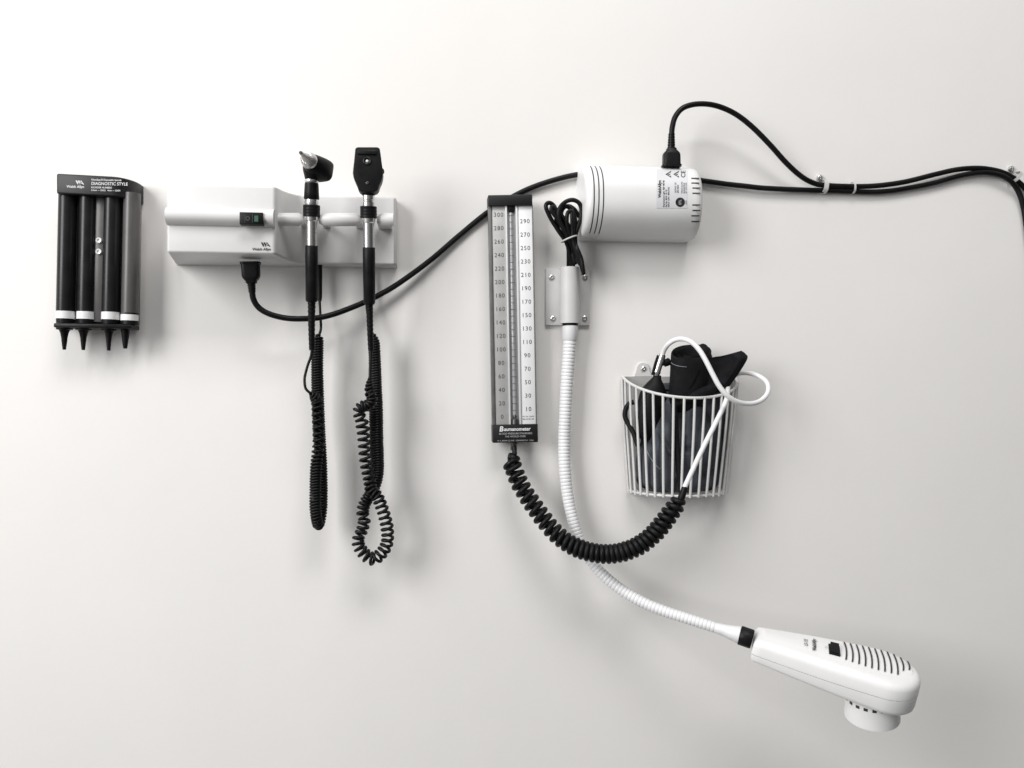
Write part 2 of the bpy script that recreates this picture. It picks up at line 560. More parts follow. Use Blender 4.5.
# ------------------------------------------------------------------ wall transformer
H1, H2 = .095, .030
def transformer():
    t = thing('wall_transformer', P(225, 264, 0), 'white wall transformer holding two instrument handles in its rail', 'transformer')
    ztop = P(220, 184.7, H1).z
    zbot = P(220, 253.2, H1).z
    u0, u1 = P(167, 220, H1).x, P(274, 220, H1).x
    u0b = P(177, 262, 0).x
    u2 = P(306, 220, H2).x
    u3 = P(396.5, 230, H2).x
    plan = [(u0b, 0), (u0b, -.004), (u0, -H1)]
    plan += [(u1, -H1), (u1 + .003, -H1 + .004)]
    # concave sweep into the back panel
    n = 10
    for i in range(1, n + 1):
        f = i / n
        x = u1 + .004 + (u2 - u1 - .004) * f
        y = -H2 - (H1 - H2 - .012) * (1 - f) ** 2.8
        plan.append((x, y))
    plan += [(u3 - .004, -H2), (u3, -H2 + .004), (u3, 0)]
    bm = B()
    # block front stands a little narrower in height than the back
    def ring(z, zb):
        return [bm.verts.new((x, y, zb + (z - zb) * min(1, max(0, (-y) / H1)))) for x, y in plan]
    hi = ring(ztop, ztop + .0062)
    lo = ring(zbot, zbot - .003)
    bm.faces.new(lo); bm.faces.new(hi)
    m = len(plan)
    for i in range(m):
        j = (i + 1) % m
        bm.faces.new((lo[i], lo[j], hi[j], hi[i]))
    bmesh.ops.recalc_face_normals(bm, faces=bm.faces)
    ed = [e for e in bm.edges if len(e.link_faces) == 2 and e.calc_face_angle(0) > .9 and min(v.co.y for v in e.verts) < -.02]
    bmesh.ops.bevel(bm, geom=ed, offset=.003, segments=3, affect='EDGES', profile=.5)
    hs = obj('housing', bm, 'white_plastic', t)
    # bar swelling across the front block
    bm = B()
    zc = P(220, 217.3, H1).z
    a = 9.2 * K(220, 217, H1)
    prof = []
    for i in range(0, 13):
        q = math.pi * i / 12
        prof.append((zc + a * math.cos(q), -H1 + .002 - .015 * math.sin(q)))
    L = [bm.verts.new((u0 + .0006, y, z)) for z, y in prof]
    Rr = [bm.verts.new((u1 + .001, y, z)) for z, y in prof]
    for i in range(12):
        bm.faces.new((L[i], L[i + 1], Rr[i + 1], Rr[i]))
    bm.faces.new(L); bm.faces.new(Rr)
    bar = obj('front_bar', bm, 'white_plastic', t)
    # power switch window
    bm = B()
    hb = H1 + .0145
    box_px(bm, 239.4, 212.2, 262.9, 224.6, hb - .010, hb + .0008, .0008, 2)
    sw = obj('power_switch', bm, 'black_plastic', t)
    bm = B()
    fn = lambda x, y: P(x, y, hb + .0011)
    put2d(bm, ring2d(247.6, 218.4, 2.2, 1.4, 20), fn)
    put2d(bm, quad2d(244.6, 214.6, 245, 222.4), fn)
    put2d(bm, quad2d(252.2, 214.2, 252.6, 222.8), fn)
    obj('dial_mark', bm, 'ink_grey', sw, 0)
    bm = B()
    put2d(bm, quad2d(254.3, 215.6, 258.2, 221.6), fn)
    obj('indicator', bm, 'window_green', sw, 0)
    # print
    bm = B()
    up = lambda x0, y0: (lambda x, y: P(x0 + x, y0 - y, H1 + .0004))
    for vf in wa_mark(0, 0, 4.3):
        put2d(bm, vf, up(265.6, 244.4))
    put2d(bm, text2d('Welch Allyn', 3.9, .02, sx=.95), up(261.6, 249.3))
    obj('lettering', bm, 'ink_black', hs, 0)
    # rail segments right of the block
    hr = .080
    k = K(330, 219, hr)
    def rod(x0, x1, c0, c1):
        bm = B()
        p0, p1 = P(x0, 219.6, hr), P(x1, 219.6, hr)
        Lm = (p1 - p0).length
        r = 6.6 * k
        c = .006 / Lm
        prof = [(0, r * (.55 if c0 else 1)), (c if c0 else .001, r), (1 - c if c1 else .999, r), (1, r * (.55 if c1 else 1))]
        lathe(bm, p0, p1, prof, 32)
        obj('rail', bm, 'white_plastic', t)
    rod(262, 303.6, False, True)
    rod(319.0, 361.4, True, True)
    rod(377.2, 393.5, True, False)
    # webs joining the rail to the panel
    for x0, x1 in ((297, 303), (319.6, 327), (354, 361), (376.8, 391)):
        bm = B()
        a, b = P(x0, 219, .076), P(x1, 219, .076)
        zc2 = P(330, 219.6, .076).z
        prism(bm, [Vector((a.x, -.076, zc2 + .003)), Vector((b.x, -.076, zc2 + .003)), Vector((b.x, -.076, zc2 - .003)), Vector((a.x, -.076, zc2 - .003))], .050, .001, 1)
        obj('rail_web', bm, 'white_plastic', t)
    # socket where the instrument cords come out
    bm = B()
    lathe(bm, P(319.7, 263.5, .018), P(319.7, 301, .02), [(0, 3.2 * k), (.02, 3.4 * k), (.05, 2.7 * k), (.9, 2.6 * k), (1, 2.0 * k)], 16)
    obj('cord_socket', bm, 'black_plastic', t)
transformer()

# ------------------------------------------------------------------ instruments
def handle(t, xc, tops, h0, h1, rings):
    """turned pieces down one axis; rings = (name, material, [(py, r px)...])"""
    (xa, ya), (xb, yb) = tops
    def at(y):
        f = (y - ya) / (yb - ya)
        return xa + (xb - xa) * f, h0 + (h1 - h0) * f
    for name, m, prof in rings:
        y0, y1 = prof[0][0], prof[-1][0]
        x0, q0 = at(y0); x1, q1 = at(y1)
        k = K(x0, y0, q0)
        bm = B()
        lathe(bm, P(x0, y0, q0), P(x1, y1, q1), [((y - y0) / (y1 - y0), r * k) for y, r in prof], 32)
        obj(name, bm, m, t)
    return at

def relief(t, pts, r0, r1, n, m='black_rubber'):
    bm = B()
    pl = line_px(pts, 24)
    k = K(*pts[0])
    rr = []
    for i in range(len(pl)):
        f = i / (len(pl) - 1)
        rr.append((r0 + (r1 - r0) * f) * k * (1 + .06 * math.cos(f * n * 2 * math.pi)))
    sweep(bm, pl, rr, 14)
    obj('strain_relief', bm, m, t)

def knurl_rings(y0, y1, r, n):
    out = [(y0, r * .9)]
    for i in range(n):
        a = y0 + (y1 - y0) * (i + .15) / n
        b = y0 + (y1 - y0) * (i + .85) / n
        out += [(a, r), (b, r), (b + (y1 - y0) * .12 / n, r * .985)]
    out[-1] = (y1, r * .9)
    return out

def otoscope():
    t = thing('otoscope', P(313, 301, .05), 'otoscope with a silver cone tip pointing up left, in the left rail notch', 'otoscope')
    hA, hB = .092, .070
    handle(t, 0, ((311.6, 183), (311.6, 302)), hA, hB, [
        ('collar', 'chrome', [(179.6, 6.6), (180.5, 7.0), (182.4, 7.0), (183.3, 6.4)]),
        ('neck_grip', 'black_rubber', [(183.0, 6.6), (184.5, 6.9), (192, 7.3), (198.6, 7.6), (199.6, 7.0)]),
        ('sleeve_ring', 'chrome', [(199.5, 6.6), (201, 6.8), (203.5, 6.9), (205.4, 6.6)]),
        ('rheostat_ring', 'black_rubber', knurl_rings(205.0, 217.0, 8.4, 4)),
        ('handle_tube', 'chrome', [(216.8, 6.9), (220.4, 6.6), (221.4, 5.7), (246.5, 5.7)]),
        ('grip_sleeve', 'black_rubber', [(245.6, 5.9), (246.2, 6.2), (260, 6.3), (300.4, 6.0), (302, 5.0)]),
    ])
    # head : barrel from back right to front left, above the collar
    k = K(315, 165, .1)
    c_back = P(324.4, 172.6, .084); c_front = P(309.6, 161.2, .112)
    bm = B()
    dax = (c_front - c_back).normalized()
    ez = Vector((0, 0, 1)); ez = (ez - dax * ez.dot(dax)).normalized()
    ex = ez.cross(dax).normalized()
    rows = []
    for f, hw, hh, pw in [(-.06, 7.6, 7.4, .5), (-.03, 9.8, 9.4, .5), (.02, 11.0, 10.6, .52), (.12, 11.4, 11.0, .55), (.35, 11.4, 11.2, .72), (.6, 10.6, 10.4, .85), (.8, 9.6, 9.6, 1), (.95, 8.3, 8.3, 1), (1.0, 7.4, 7.4, 1), (1.0, 6.0, 6.0, 1)]:
        c = c_back.lerp(c_front, f)
        row = []
        for i in range(40):
            a = 2 * math.pi * i / 40
            ca, sa = math.cos(a), math.sin(a)
            row.append(bm.verts.new(c + ex * (hw * k * math.copysign(abs(ca) ** pw, ca)) + ez * (hh * k * math.copysign(abs(sa) ** pw, sa))))
        rows.append(row)
    for r0, r1 in zip(rows, rows[1:]):
        for i in range(40):
            q = (i + 1) % 40
            bm.faces.new((r0[i], r0[q], r1[q], r1[i]))
    bm.faces.new(rows[0]); bm.faces.new(rows[-1])
    # shoulder down to the collar
    lathe(bm, P(312.5, 166, .096), P(311.7, 181, .092), [(0, 9.6 * k), (.35, 9.2 * k), (.75, 7.4 * k), (1, 6.4 * k)], 32)
    hd = obj('head', bm, 'black_plastic', t)
    bm = B()
    d = (c_front - c_back).normalized()
    tip = P(300.9, 152.9, .140)
    lathe(bm, c_front - d * .002, tip, [(0, 7.7 * k), (.06, 8.1 * k), (.2, 8.0 * k), (.24, 7.3 * k), (.44, 5.4 * k), (.66, 3.2 * k), (.9, 2.0 * k), (1, 1.7 * k)], 32, cap=False)
    cone = obj('cone_tip', bm, 'nickel', hd)
    bm = B()
    dd = (tip - c_front).normalized()
    lathe(bm, tip - dd * .0015, tip + dd * .0012, [(0, 1.3 * k), (.5, 1.75 * k), (1, 1.6 * k)], 16)
    obj('tip_ring', bm, 'black_plastic', hd)
    # bright ribs on the cone base
    bm = B()
    for i in range(16):
        a = 2 * math.pi * i / 16
        s, u = ortho(tip - c_front)
        q0 = c_front + (s * math.cos(a) + u * math.sin(a)) * 7.5 * k
        q1 = c_front.lerp(tip, .44) + (s * math.cos(a) + u * math.sin(a)) * 5.4 * k
        sweep(bm, [q0, q1], .45 * k, 6)
    obj('cone_ribs', bm, 'chrome', cone)
    relief(t, [(311.7, 301, .070), (311.6, 325, .062), (312.0, 350, .055)], 3.9, 2.9, 12)
    # cord : out of the handle, down in a tight coil, back up to the socket
    way = [(312.0, 348, .056, 0, 3), (311, 356, .056, 0, 3), (307.5, 366, .058, 0, 3), (304.6, 378, .060, 0, 3), (305.5, 388, .062, 0, 3),
           (309.5, 392.5, .062, 0, 3), (314, 396, .056, 3.8, 3.0), (317, 402, .050, 5.0, 5.6), (318.2, 420, .050, 5.2, 6.6), (318.6, 440, .050, 5.0, 6.2), (317.4, 455, .050, 4.9, 4.5),
           (315.8, 470, .053, 4.7, 2.9), (315.2, 495, .055, 4.7, 2.8), (315.4, 508, .055, 4.7, 2.8), (316.4, 518, .053, 4.5, 2.9), (318.2, 524.8, .046, 4.4, 3.0), (320.2, 520, .038, 4.5, 2.9),
           (321.6, 508, .036, 4.7, 2.8), (321.8, 490, .036, 4.8, 2.8), (321.4, 470, .036, 4.9, 2.8), (320.2, 450, .036, 5.2, 2.7), (319, 430, .034, 5.3, 2.6), (317.9, 400, .034, 5.2, 2.6), (317.2, 370, .036, 5.0, 2.6), (317.6, 347, .036, 4.8, 2.6),
           (318.4, 338, .036, 4.0, 2.8), (319.4, 334.5, .034, 0, 3), (321.0, 328, .03, 0, 3), (320.4, 315, .024, 0, 3), (319.6, 300, .021, 0, 3)]
    obj('coiled_cord', cord(way, 1.38, jitter=.04), 'cord_black', t, 60)
otoscope()

def ophthalmoscope():
    t = thing('ophthalmoscope', P(370, 304, .05), 'ophthalmoscope with a flat black head and bright aperture, in the right rail notch', 'ophthalmoscope')
    hA, hB = .094, .070
    handle(t, 0, ((368.3, 190), (369.4, 304)), hA, hB, [
        ('neck', 'black_plastic', [(189, 6.8), (191, 6.6), (195.6, 6.4)]),
        ('collar', 'chrome', [(195.2, 6.2), (196, 6.35), (199.8, 6.35), (200.3, 6.0), (201.4, 6.0), (201.9, 6.35), (206.4, 6.3)]),
        ('rheostat_ring', 'black_rubber', knurl_rings(206.2, 218.4, 8.3, 4)),
        ('handle_tube', 'chrome', [(218.2, 6.8), (222.0, 6.5), (223.0, 5.6), (248, 5.6)]),
        ('grip_sleeve', 'black_rubber', [(247.4, 5.9), (248, 6.2), (262, 6.2), (302.6, 5.9), (304.4, 4.9)]),
    ])
    h = .112
    outline = [(355.4, 148.6), (357.2, 147.2), (377.6, 147.2), (379.6, 148.6), (381.2, 160), (383.0, 172.5), (381.6, 178.6), (378.4, 184.6), (377.6, 188.2), (374.6, 191.2),
               (362.2, 191.2), (359.0, 188.2), (357.8, 184.6), (354.4, 178.6), (352.6, 172.5), (354.0, 160)]
    bm = B()
    outline = [(355.2, 148.8), (356.2, 147.6), (358, 147.0), (377, 147.0), (378.8, 147.6), (379.8, 148.8), (380.6, 155), (381.4, 161), (382.4, 168), (382.9, 173), (382.4, 177), (381.4, 180.6), (379.9, 183.6), (378.9, 186), (378.5, 188.0), (377.2, 190), (375.2, 191.4),
               (361.0, 191.4), (359.0, 190), (357.7, 188.0), (357.3, 186), (356.3, 183.6), (354.8, 180.6), (353.4, 177), (352.8, 173), (353.2, 168), (354, 161), (354.6, 155)]
    prism(bm, [P(x, y, h) for x, y in outline], .022, .0022, 3, back_bevel=True)
    hd = obj('head', bm, 'black_plastic', t)
    bm = B()
    box_px(bm, 357.4, 149.6, 376.6, 154.2, h - .004, h + .0022, .001, 2)
    obj('brow_rest', bm, 'black_rubber', hd)
    bm = B()
    c = P(367.2, 161.2, h - .001)
    k = K(367, 161, h)
    lathe(bm, c, c + Vector((0, -.0022, 0)), [(0, 4.4 * k), (.8, 4.2 * k), (1, 3.4 * k), (.7, 2.2 * k), (.55, 1.2 * k)], 24, cap=False)
    obj('aperture_ring', bm, 'black_plastic', hd)
    bm = B()
    c = P(367.2, 161.2, h)
    lathe(bm, c, c + Vector((0, -.0014, 0)), [(0, 1.5 * k), (.5, 1.4 * k), (1, .7 * k)], 16)
    obj('aperture_lens', bm, 'pearl', hd)
    bm = B()
    screw(bm, 367.4, 183.2, h - .0005, 1.7, .0016)
    obj('head_screw', bm, 'dark_metal', hd)
    bm = B()   # lens wheel edge standing at the side of the head
    c = P(380.9, 171.5, h - .012)
    lathe(bm, c + Vector((0, -.003, 0)), c + Vector((0, .003, 0)), [(0, 3.2 * k), (.2, 3.5 * k), (.8, 3.5 * k), (1, 3.2 * k)], 20)
    obj('lens_wheel', bm, 'black_rubber', hd)
    relief(t, [(369.5, 303, .070), (370.0, 325, .062), (370.9, 351, .055)], 3.6, 2.8, 12)
    way = [(370.9, 349, .056, 0, 3), (370.4, 362, .058, 0, 3), (370.0, 376, .060, 0, 3), (369.4, 384, .062, 2.4, 3.2), (369.6, 392, .064, 3.8, 4.4), (372, 399, .066, 4.2, 3.2), (369, 405, .066, 4.0, 3.0), (362, 406.5, .064, 4.2, 3.0), (358.4, 412, .062, 4.2, 4.2),
           (361.6, 421, .060, 4.8, 6.4), (363.6, 435, .058, 4.9, 6.8), (364.8, 450, .056, 4.9, 6.8), (366.6, 465, .056, 4.9, 6.6), (369.4, 480, .056, 4.6, 5.2), (371.4, 490, .058, 4.6, 3.6),
           (377.5, 497, .058, 4.6, 4.4), (382, 508, .056, 4.7, 6.0), (385.6, 520, .054, 4.8, 6.2), (387.6, 532, .052, 4.8, 6.0), (387.0, 543, .050, 4.8, 5.6), (382.4, 552, .049, 5.0, 5.6), (373.6, 559, .048, 5.0, 5.8), (364.4, 554, .048, 5.0, 5.8), (358.6, 545, .048, 4.8, 5.0),
           (358.4, 538, .048, 4.4, 5.0), (362, 530, .046, 4.6, 5.4), (364.4, 520, .045, 4.8, 5.6), (362.6, 512, .044, 4.7, 5.0), (365, 503, .043, 4.6, 3.6), (370.6, 494, .041, 4.6, 3.0), (375.4, 482, .038, 5.0, 2.7), (377.2, 468, .036, 5.2, 2.6),
           (376.4, 440, .036, 5.3, 2.6), (376, 410, .036, 5.3, 2.6), (375.4, 380, .036, 5.1, 2.6), (374.6, 355, .036, 4.9, 2.6), (374.0, 342, .036, 4.4, 2.6), (373.2, 336, .036, 2.0, 2.8), (371.2, 331, .034, 0, 3), (368.0, 315, .028, 0, 3), (366.8, 300, .022, 0, 3), (366.8, 262, .018, 0, 3)]
    obj('coiled_cord', cord([(a, b, c, d * (1.09 if b > 402 else 1), e) for a, b, c, d, e in way], 1.62, jitter=.06), 'cord_black', t, 60)
ophthalmoscope()

# ------------------------------------------------------------------ power cords
def plug(t, a, b, wa, wb, relief_end, k):
    """IEC plug: blocky body from a (socket end) to b, ribbed sleeve on to relief_end"""
    bm = B()
    d = (b - a)
    ux = Vector((1, 0, 0)); ux = (ux - d.normalized() * ux.dot(d.normalized())).normalized()
    uy = ux.cross(d.normalized()).normalized()
    rows = []
    for f, w_, t_ in [(0, wa, wa * .66), (.10, wa * 1.0, wa * .66), (.12, wa * .90, wa * .62), (.66, wa * .88, wa * .58), (.76, wa * .80, wa * .55), (.86, wb * 1.2, wb * .95), (.88, wb * 1.02, wb * .9), (1, wb * .95, wb * .85)]:
        row = []
        for i in range(32):
            q = 2 * math.pi * i / 32
            cq, sq_ = math.cos(q), math.sin(q)
            row.append(bm.verts.new(a.lerp(b, f) + ux * (w_ * k * math.copysign(abs(cq) ** .42, cq)) + uy * (t_ * k * math.copysign(abs(sq_) ** .42, sq_))))
        rows.append(row)
    for r0, r1 in zip(rows, rows[1:]):
        for i in range(32):
            q = (i + 1) % 32
            bm.faces.new((r0[i], r0[q], r1[q], r1[i]))
    bm.faces.new(rows[0]); bm.faces.new(rows[-1])
    d = relief_end - b
    prof = [(0, wb * .8 * k)]
    n = 6
    for i in range(n):
        r = wb * (.8 - .16 * i / n) * k
        prof += [((i + .1) / n, r), ((i + .62) / n, r), ((i + .7) / n, r * .82), ((i + .98) / n, r * .82)]
    lathe(bm, b, relief_end, prof, 18)
    obj('plug', bm, 'black_plastic', t)

def wobble(pts, amp=.0009):
    return [p + Vector((0, 0, amp * noise.noise(Vector((p.x * 22, 4.2, p.z * 9))))) for p in pts]

def power_cords():
    t = thing('power_cord', P(400, 290, 0), 'long black power cord plugged in under the wall transformer, sagging behind the gauge', 'power cord', 'black power cords')
    way = [(252.2, 291, .058), (253.4, 299, .056), (258.5, 307.5, .053), (269, 314, .050), (285, 318, .045), (303, 318.8, .040), (322, 317, .036), (345, 310.4, .030), (372, 298.4, .022),
           (400, 282.6, .015), (430, 260.6, .010), (460, 235, .0062), (488, 212, .0058), (520, 193, .006), (550, 181.4, .0075), (580, 174.2, .0075), (620, 171.5, .0065), (660, 174, .006), (703, 180.6, .0062), (730, 184.4, .007), (760, 187.8, .008),
           (790, 189.4, .0078), (820, 190.4, .0072), (850, 191.6, .0064), (880, 191.6, .0062), (905, 188.8, .0064), (935, 182.6, .0066), (960, 175.8, .007), (982, 172.4, .009), (998, 174.4, .011), (1010, 180.6, .011), (1018, 191, .0075), (1023.5, 208, .0065), (1028, 240, .006), (1034, 300, .006)]
    bm = B()
    sweep(bm, wobble(line_px(way, 10)), 2.72 * K(512, 384, .01), 14)
    obj('cable', bm, 'cord_black', t, 60)
    plug(t, P(250.4, 262.2, .060), P(251.4, 283, .060), 9.9, 5.4, P(252.3, 293, .058), K(250, 270, .06))

    t = thing('power_cord', P(672, 166, .045), 'black power cord arching up out of the top of the light power supply', 'power cord', 'black power cords')
    way = [(671.6, 138, .050), (672.2, 128, .050), (675.2, 117, .049), (682.4, 108.4, .048), (694, 104.4, .046), (708, 104.2, .044), (722, 107.6, .041), (737, 115, .038), (753, 127.6, .034), (770, 144.8, .029), (786, 162.6, .023),
           (800, 175.4, .017), (812, 182.4, .012), (824, 185.2, .010), (850, 186.4, .0092), (876, 185.8, .0098), (905, 181.8, .0105), (935, 174.4, .0105), (958, 169.4, .0095), (980, 168.2, .0075), (998, 171.0, .0065), (1010, 176.0, .0062), (1020, 183.4, .0062), (1030, 194, .0062), (1046, 214, .006)]
    bm = B()
    sweep(bm, line_px(way, 10), 2.72 * K(512, 384, .01), 14)
    obj('cable', bm, 'cord_black', t, 60)
    plug(t, P(671.4, 166.8, .050), P(671.3, 148.6, .050), 9.6, 4.9, P(671.6, 133, .050), K(671, 150, .05))
power_cords()

def cable_ties():
    specs = [
        ('cable_clip', (822.0, 187.8, 7.8, 4.6, .0085, 8), (819.2, 178.0), 'white cable clip and screw where the arching cord joins the lower cord'),
        ('cable_tie', (850.4, 189.0, 7.0, 1.9, .0078, 0), None, 'thin pale cable tie around both cords, right of the clip with the screw'),
        ('cable_clip', (1011.6, 178.6, 8.0, 3.0, .0086, 38), (1010.4, 169.2), 'slanted white cable clip and screw near the right edge of the photo'),
    ]
    for name, (x, y, half, wid, h, deg), scr, lab in specs:
        high = .0165 if deg > 20 else .0128
        t = thing(name, P(x, y, 0), lab, 'cable tie')
        k = K(x, y, h)
        a = math.radians(deg)
        c = P(x, y, 0)
        up = Vector((math.sin(a), 0, math.cos(a)))
        al = Vector((math.cos(a), 0, -math.sin(a)))
        bm = B()
        # flat band bent over the cords: a D-shaped loop
        loop = []
        for i in range(25):
            q = math.pi * i / 24
            cc, ss = math.cos(q), math.sin(q)
            loop.append((math.copysign(abs(cc) ** .7, cc) * half * .80 * k, .0015 + high * ss ** .6))
        w2 = wid * k * .5
        th = .0007
        prev = None
        rows = []
        for i, (vv, hh) in enumerate(loop):
            q = math.pi * i / 24
            n = Vector((0, -math.sin(q), 0)) + up * math.cos(q)
            b0 = c + up * vv + Vector((0, -hh, 0))
            rows.append([bm.verts.new(b0 - al * w2), bm.verts.new(b0 + al * w2), bm.verts.new(b0 + al * w2 + n * th), bm.verts.new(b0 - al * w2 + n * th)])
        for r0, r1 in zip(rows, rows[1:]):
            for i in range(4):
                j = (i + 1) % 4
                bm.faces.new((r0[i], r0[j], r1[j], r1[i]))
        bm.faces.new(rows[0]); bm.faces.new(rows[-1])
        obj('band', bm, 'tie_white', t)
        if scr:
            bm = B()
            sc = P(scr[0], scr[1], .0)
            lathe(bm, sc, sc + Vector((0, -.004, 0)), [(0, 3.4 * k), (.6, 3.4 * k), (1, 3.0 * k)], 20)
            obj('eyelet', bm, 'bracket_grey', t)
            bm = B()
            screw(bm, scr[0], scr[1], .004, 2.9, .003)
            obj('screw', bm, 'nickel', t)
cable_ties()

# ------------------------------------------------------------------ blood pressure gauge
def gauge():
    R = rot_px(513, 319, -1.05)
    h = .030
    def Q(x, y, hh=h):
        return P(*R(x, y), hh)
    t = thing('blood_pressure_gauge', P(513, 440, 0), 'tall narrow blood pressure gauge with a number scale each side of its glass tube', 'gauge')
    bm = B()
    prism(bm, [Q(491.4, 197, h - .004), Q(533.6, 197, h - .004), Q(533.6, 440, h - .004), Q(491.4, 440, h - .004)], .013, .001, 2)
    obj('case', bm, 'case_grey', t)
    bm = B()
    for y in (215, 425):
        bm = B()
        prism(bm, [Q(505, y - 6, .0125), Q(522, y - 6, .0125), Q(522, y + 6, .0125), Q(505, y + 6, .0125)], .0125)
        obj('wall_mount', bm, 'case_grey', t)
    def plate(name, x0, x1, y0, y1, hh, th, m, bev=.0004):
        bm = B()
        prism(bm, [Q(x0, y0, hh), Q(x1, y0, hh), Q(x1, y1, hh), Q(x0, y1, hh)], th, bev, 2)
        return obj(name, bm, m, t)
    plate('side_rail', 490.4, 493.4, 205, 426, h + .0006, .012, 'case_grey')
    plate('side_rail', 534.0, 535.1, 205, 426, h + .0006, .012, 'case_grey')
    pl = plate('scale_plate', 493.8, 507.4, 205, 426, h - .001, .003, 'scale_grey')
    pr = plate('scale_plate', 519.8, 534.0, 205, 426, h - .001, .003, 'scale_white')
    plate('trim_strip', 507.4, 509.0, 205, 426, h + .0012, .006, 'rail_silver')
    plate('trim_strip', 517.6, 519.6, 205, 426, h + .0006, .006, 'rail_silver')
    ch = plate('tube_channel', 509.0, 517.6, 205, 426, h - .0034, .002, 'channel_grey')
    k = K(513, 319, h)
    bm = B()
    lathe(bm, Q(512.9, 205, h - .0024), Q(512.9, 416, h - .0024), [(0, 2.0 * k), (1, 2.0 * k)], 16)
    gt = obj('glass_tube', bm, 'glass_grey', t)
    bm = B()
    for i in range(31):
        y = 417 - i * 6.72
        w2 = 2.6 if i % 2 == 0 else 1.7
        put2d(bm, quad2d(512.9 - w2, y - .22, 512.9 + w2, y + .22), lambda a, b: Q(a, b, h + .0008))
    obj('tick_marks', bm, 'ink_grey', gt, 0)
    bm = B()
    lathe(bm, Q(513, 413.6, h - .001), Q(513, 424, h - .001), [(0, .6 * k), (.2, 1.8 * k), (.4, 1.6 * k), (.55, 3.2 * k), (1, 3.6 * k)], 16)
    obj('mercury_well', bm, 'dark_metal', t)
    bm = B()
    prism(bm, [Q(510.6, 205, h + .001), Q(516.4, 205, h + .001), Q(516.0, 212.5, h + .001), Q(511, 212.5, h + .001)], .004, .001, 2)
    obj('tube_seal', bm, 'black_plastic', t)
    # numbers
    bm = B()
    for i in range(16):
        put2d(bm, text2d(str(300 - 20 * i), 6.0, -.002, space=1.2, sx=.96), (lambda y0: (lambda x, y: Q(500.4 + x, y0 - y, h - .0007)))(214.6 + 13.48 * i))
    obj('numerals', bm, 'ink_grey', pl, 0)
    bm = B()
    for i in range(15):
        put2d(bm, text2d(str(290 - 20 * i), 6.0, 0, space=1.2, sx=.96), (lambda y0: (lambda x, y: Q(526.6 + x, y0 - y, h - .0007)))(221.6 + 13.42 * i))
    put2d(bm, text2d('PAT. No. 1594039', 1.9, 0, sx=.8), lambda x, y: Q(526.6 + x, 416.8 - y, h - .0007))
    put2d(bm, text2d('REG. U.S. PAT. OFF.', 1.9, .01, sx=.72), lambda x, y: Q(526.6 + x, 419.4 - y, h - .0007))
    obj('numerals', bm, 'ink_grey', pr, 0)
    # caps
    bm = B()
    prism(bm, [Q(490.4, 194.6, h + .004), Q(534.6, 194.6, h + .004), Q(534.6, 205.4, h + .004), Q(490.4, 205.4, h + .004)], .0215, .001, 2)
    obj('top_cap', bm, 'cap_black', t)
    bm = B()
    prism(bm, [Q(490.6, 424.4, h + .004), Q(535.9, 424.4, h + .004), Q(535.9, 442.6, h + .004), Q(490.6, 442.6, h + .004)], .0215, .001, 2)
    cap = obj('bottom_cap', bm, 'cap_black', t)
    bm = B()
    up = lambda x0, y0: (lambda x, y: Q(x0 + x, y0 - y, h + .0045))
    put2d(bm, text2d('B', 7.2, .03, shear=.15), up(499.2, 429.0))
    put2d(bm, text2d('aumanometer', 5.2, .024, shear=.15, align='LEFT', sx=.9), up(501.9, 429.2))
    obj('lettering', bm, 'ink_white', cap, 0)
    bm = B()
    put2d(bm, text2d('BLOOD PRESSURE STANDARD', 2.5, .006, sx=.98), up(513.6, 433.6))
    put2d(bm, text2d('THE WORLD OVER', 2.4, .006, sx=1.0), up(513.2, 436.5))
    put2d(bm, text2d('W. A. BAUM CO. INC.  COPIAGUE N.Y.  U.S.A.', 1.9, .006, sx=.95), up(513.4, 440.6))
    obj('small_print', bm, 'ink_silver', cap, 0)
    bm = B()
    lathe(bm, P(513.6, 441.6, .022), P(513.9, 450, .024), [(0, 3.9 * k), (.25, 3.9 * k), (.4, 3.2 * k), (1, 3.3 * k)], 18)
    obj('nozzle', bm, 'dark_metal', t)
gauge()

def coiled_tube():
    t = thing('coiled_tube', P(514, 450, .024), 'thick black coiled tube sagging from the gauge to the bottom of the wire basket', 'tube')
    Rc = 7.1
    way = [(513.6, 446, .026, 0, 6), (514.6, 453, .030, 0, 6), (514.0, 459, .032, 4.5, 5), (510.5, 461.5, .034, 6.6, 6), (513.6, 468, .036, 7.0, 8.6), (517.6, 479, .040, Rc, 9.0), (524, 491, .044, Rc, 8.6), (532.6, 504, .048, Rc, 8.2), (542, 517, .053, Rc, 8.0),
           (553, 530.5, .059, Rc, 7.4), (565.6, 541.5, .066, Rc, 6.2), (580, 549, .073, Rc, 5.2), (596, 553.2, .079, Rc, 4.9), (612, 553.8, .084, Rc, 4.9), (628, 550.4, .089, Rc, 5.0), (643, 543, .092, Rc, 5.4), (655.6, 532, .094, Rc, 5.8), (665.6, 519.6, .096, Rc, 6.4), (674, 508, .097, 6.8, 6.6),
           (679.0, 501.5, .098, 5.2, 6.6), (681.6, 497, .099, 0, 6), (684.0, 490, .100, 0, 6)]
    obj('coil', cord([(a, b, c, d, min(e, 7.4) if a < 556 else e) for a, b, c, d, e in way], 2.5, per_turn=20, seg=12, jitter=.05), 'black_rubber', t, 60)
    bm = B()
    k = K(683, 490, .1)
    lathe(bm, P(680.8, 499.5, .099), P(685.2, 486.6, .100), [(0, 3.4 * k), (.2, 3.7 * k), (.85, 3.2 * k), (1, 2.6 * k)], 18)
    obj('end_fitting', bm, 'black_rubber', t)
coiled_tube()

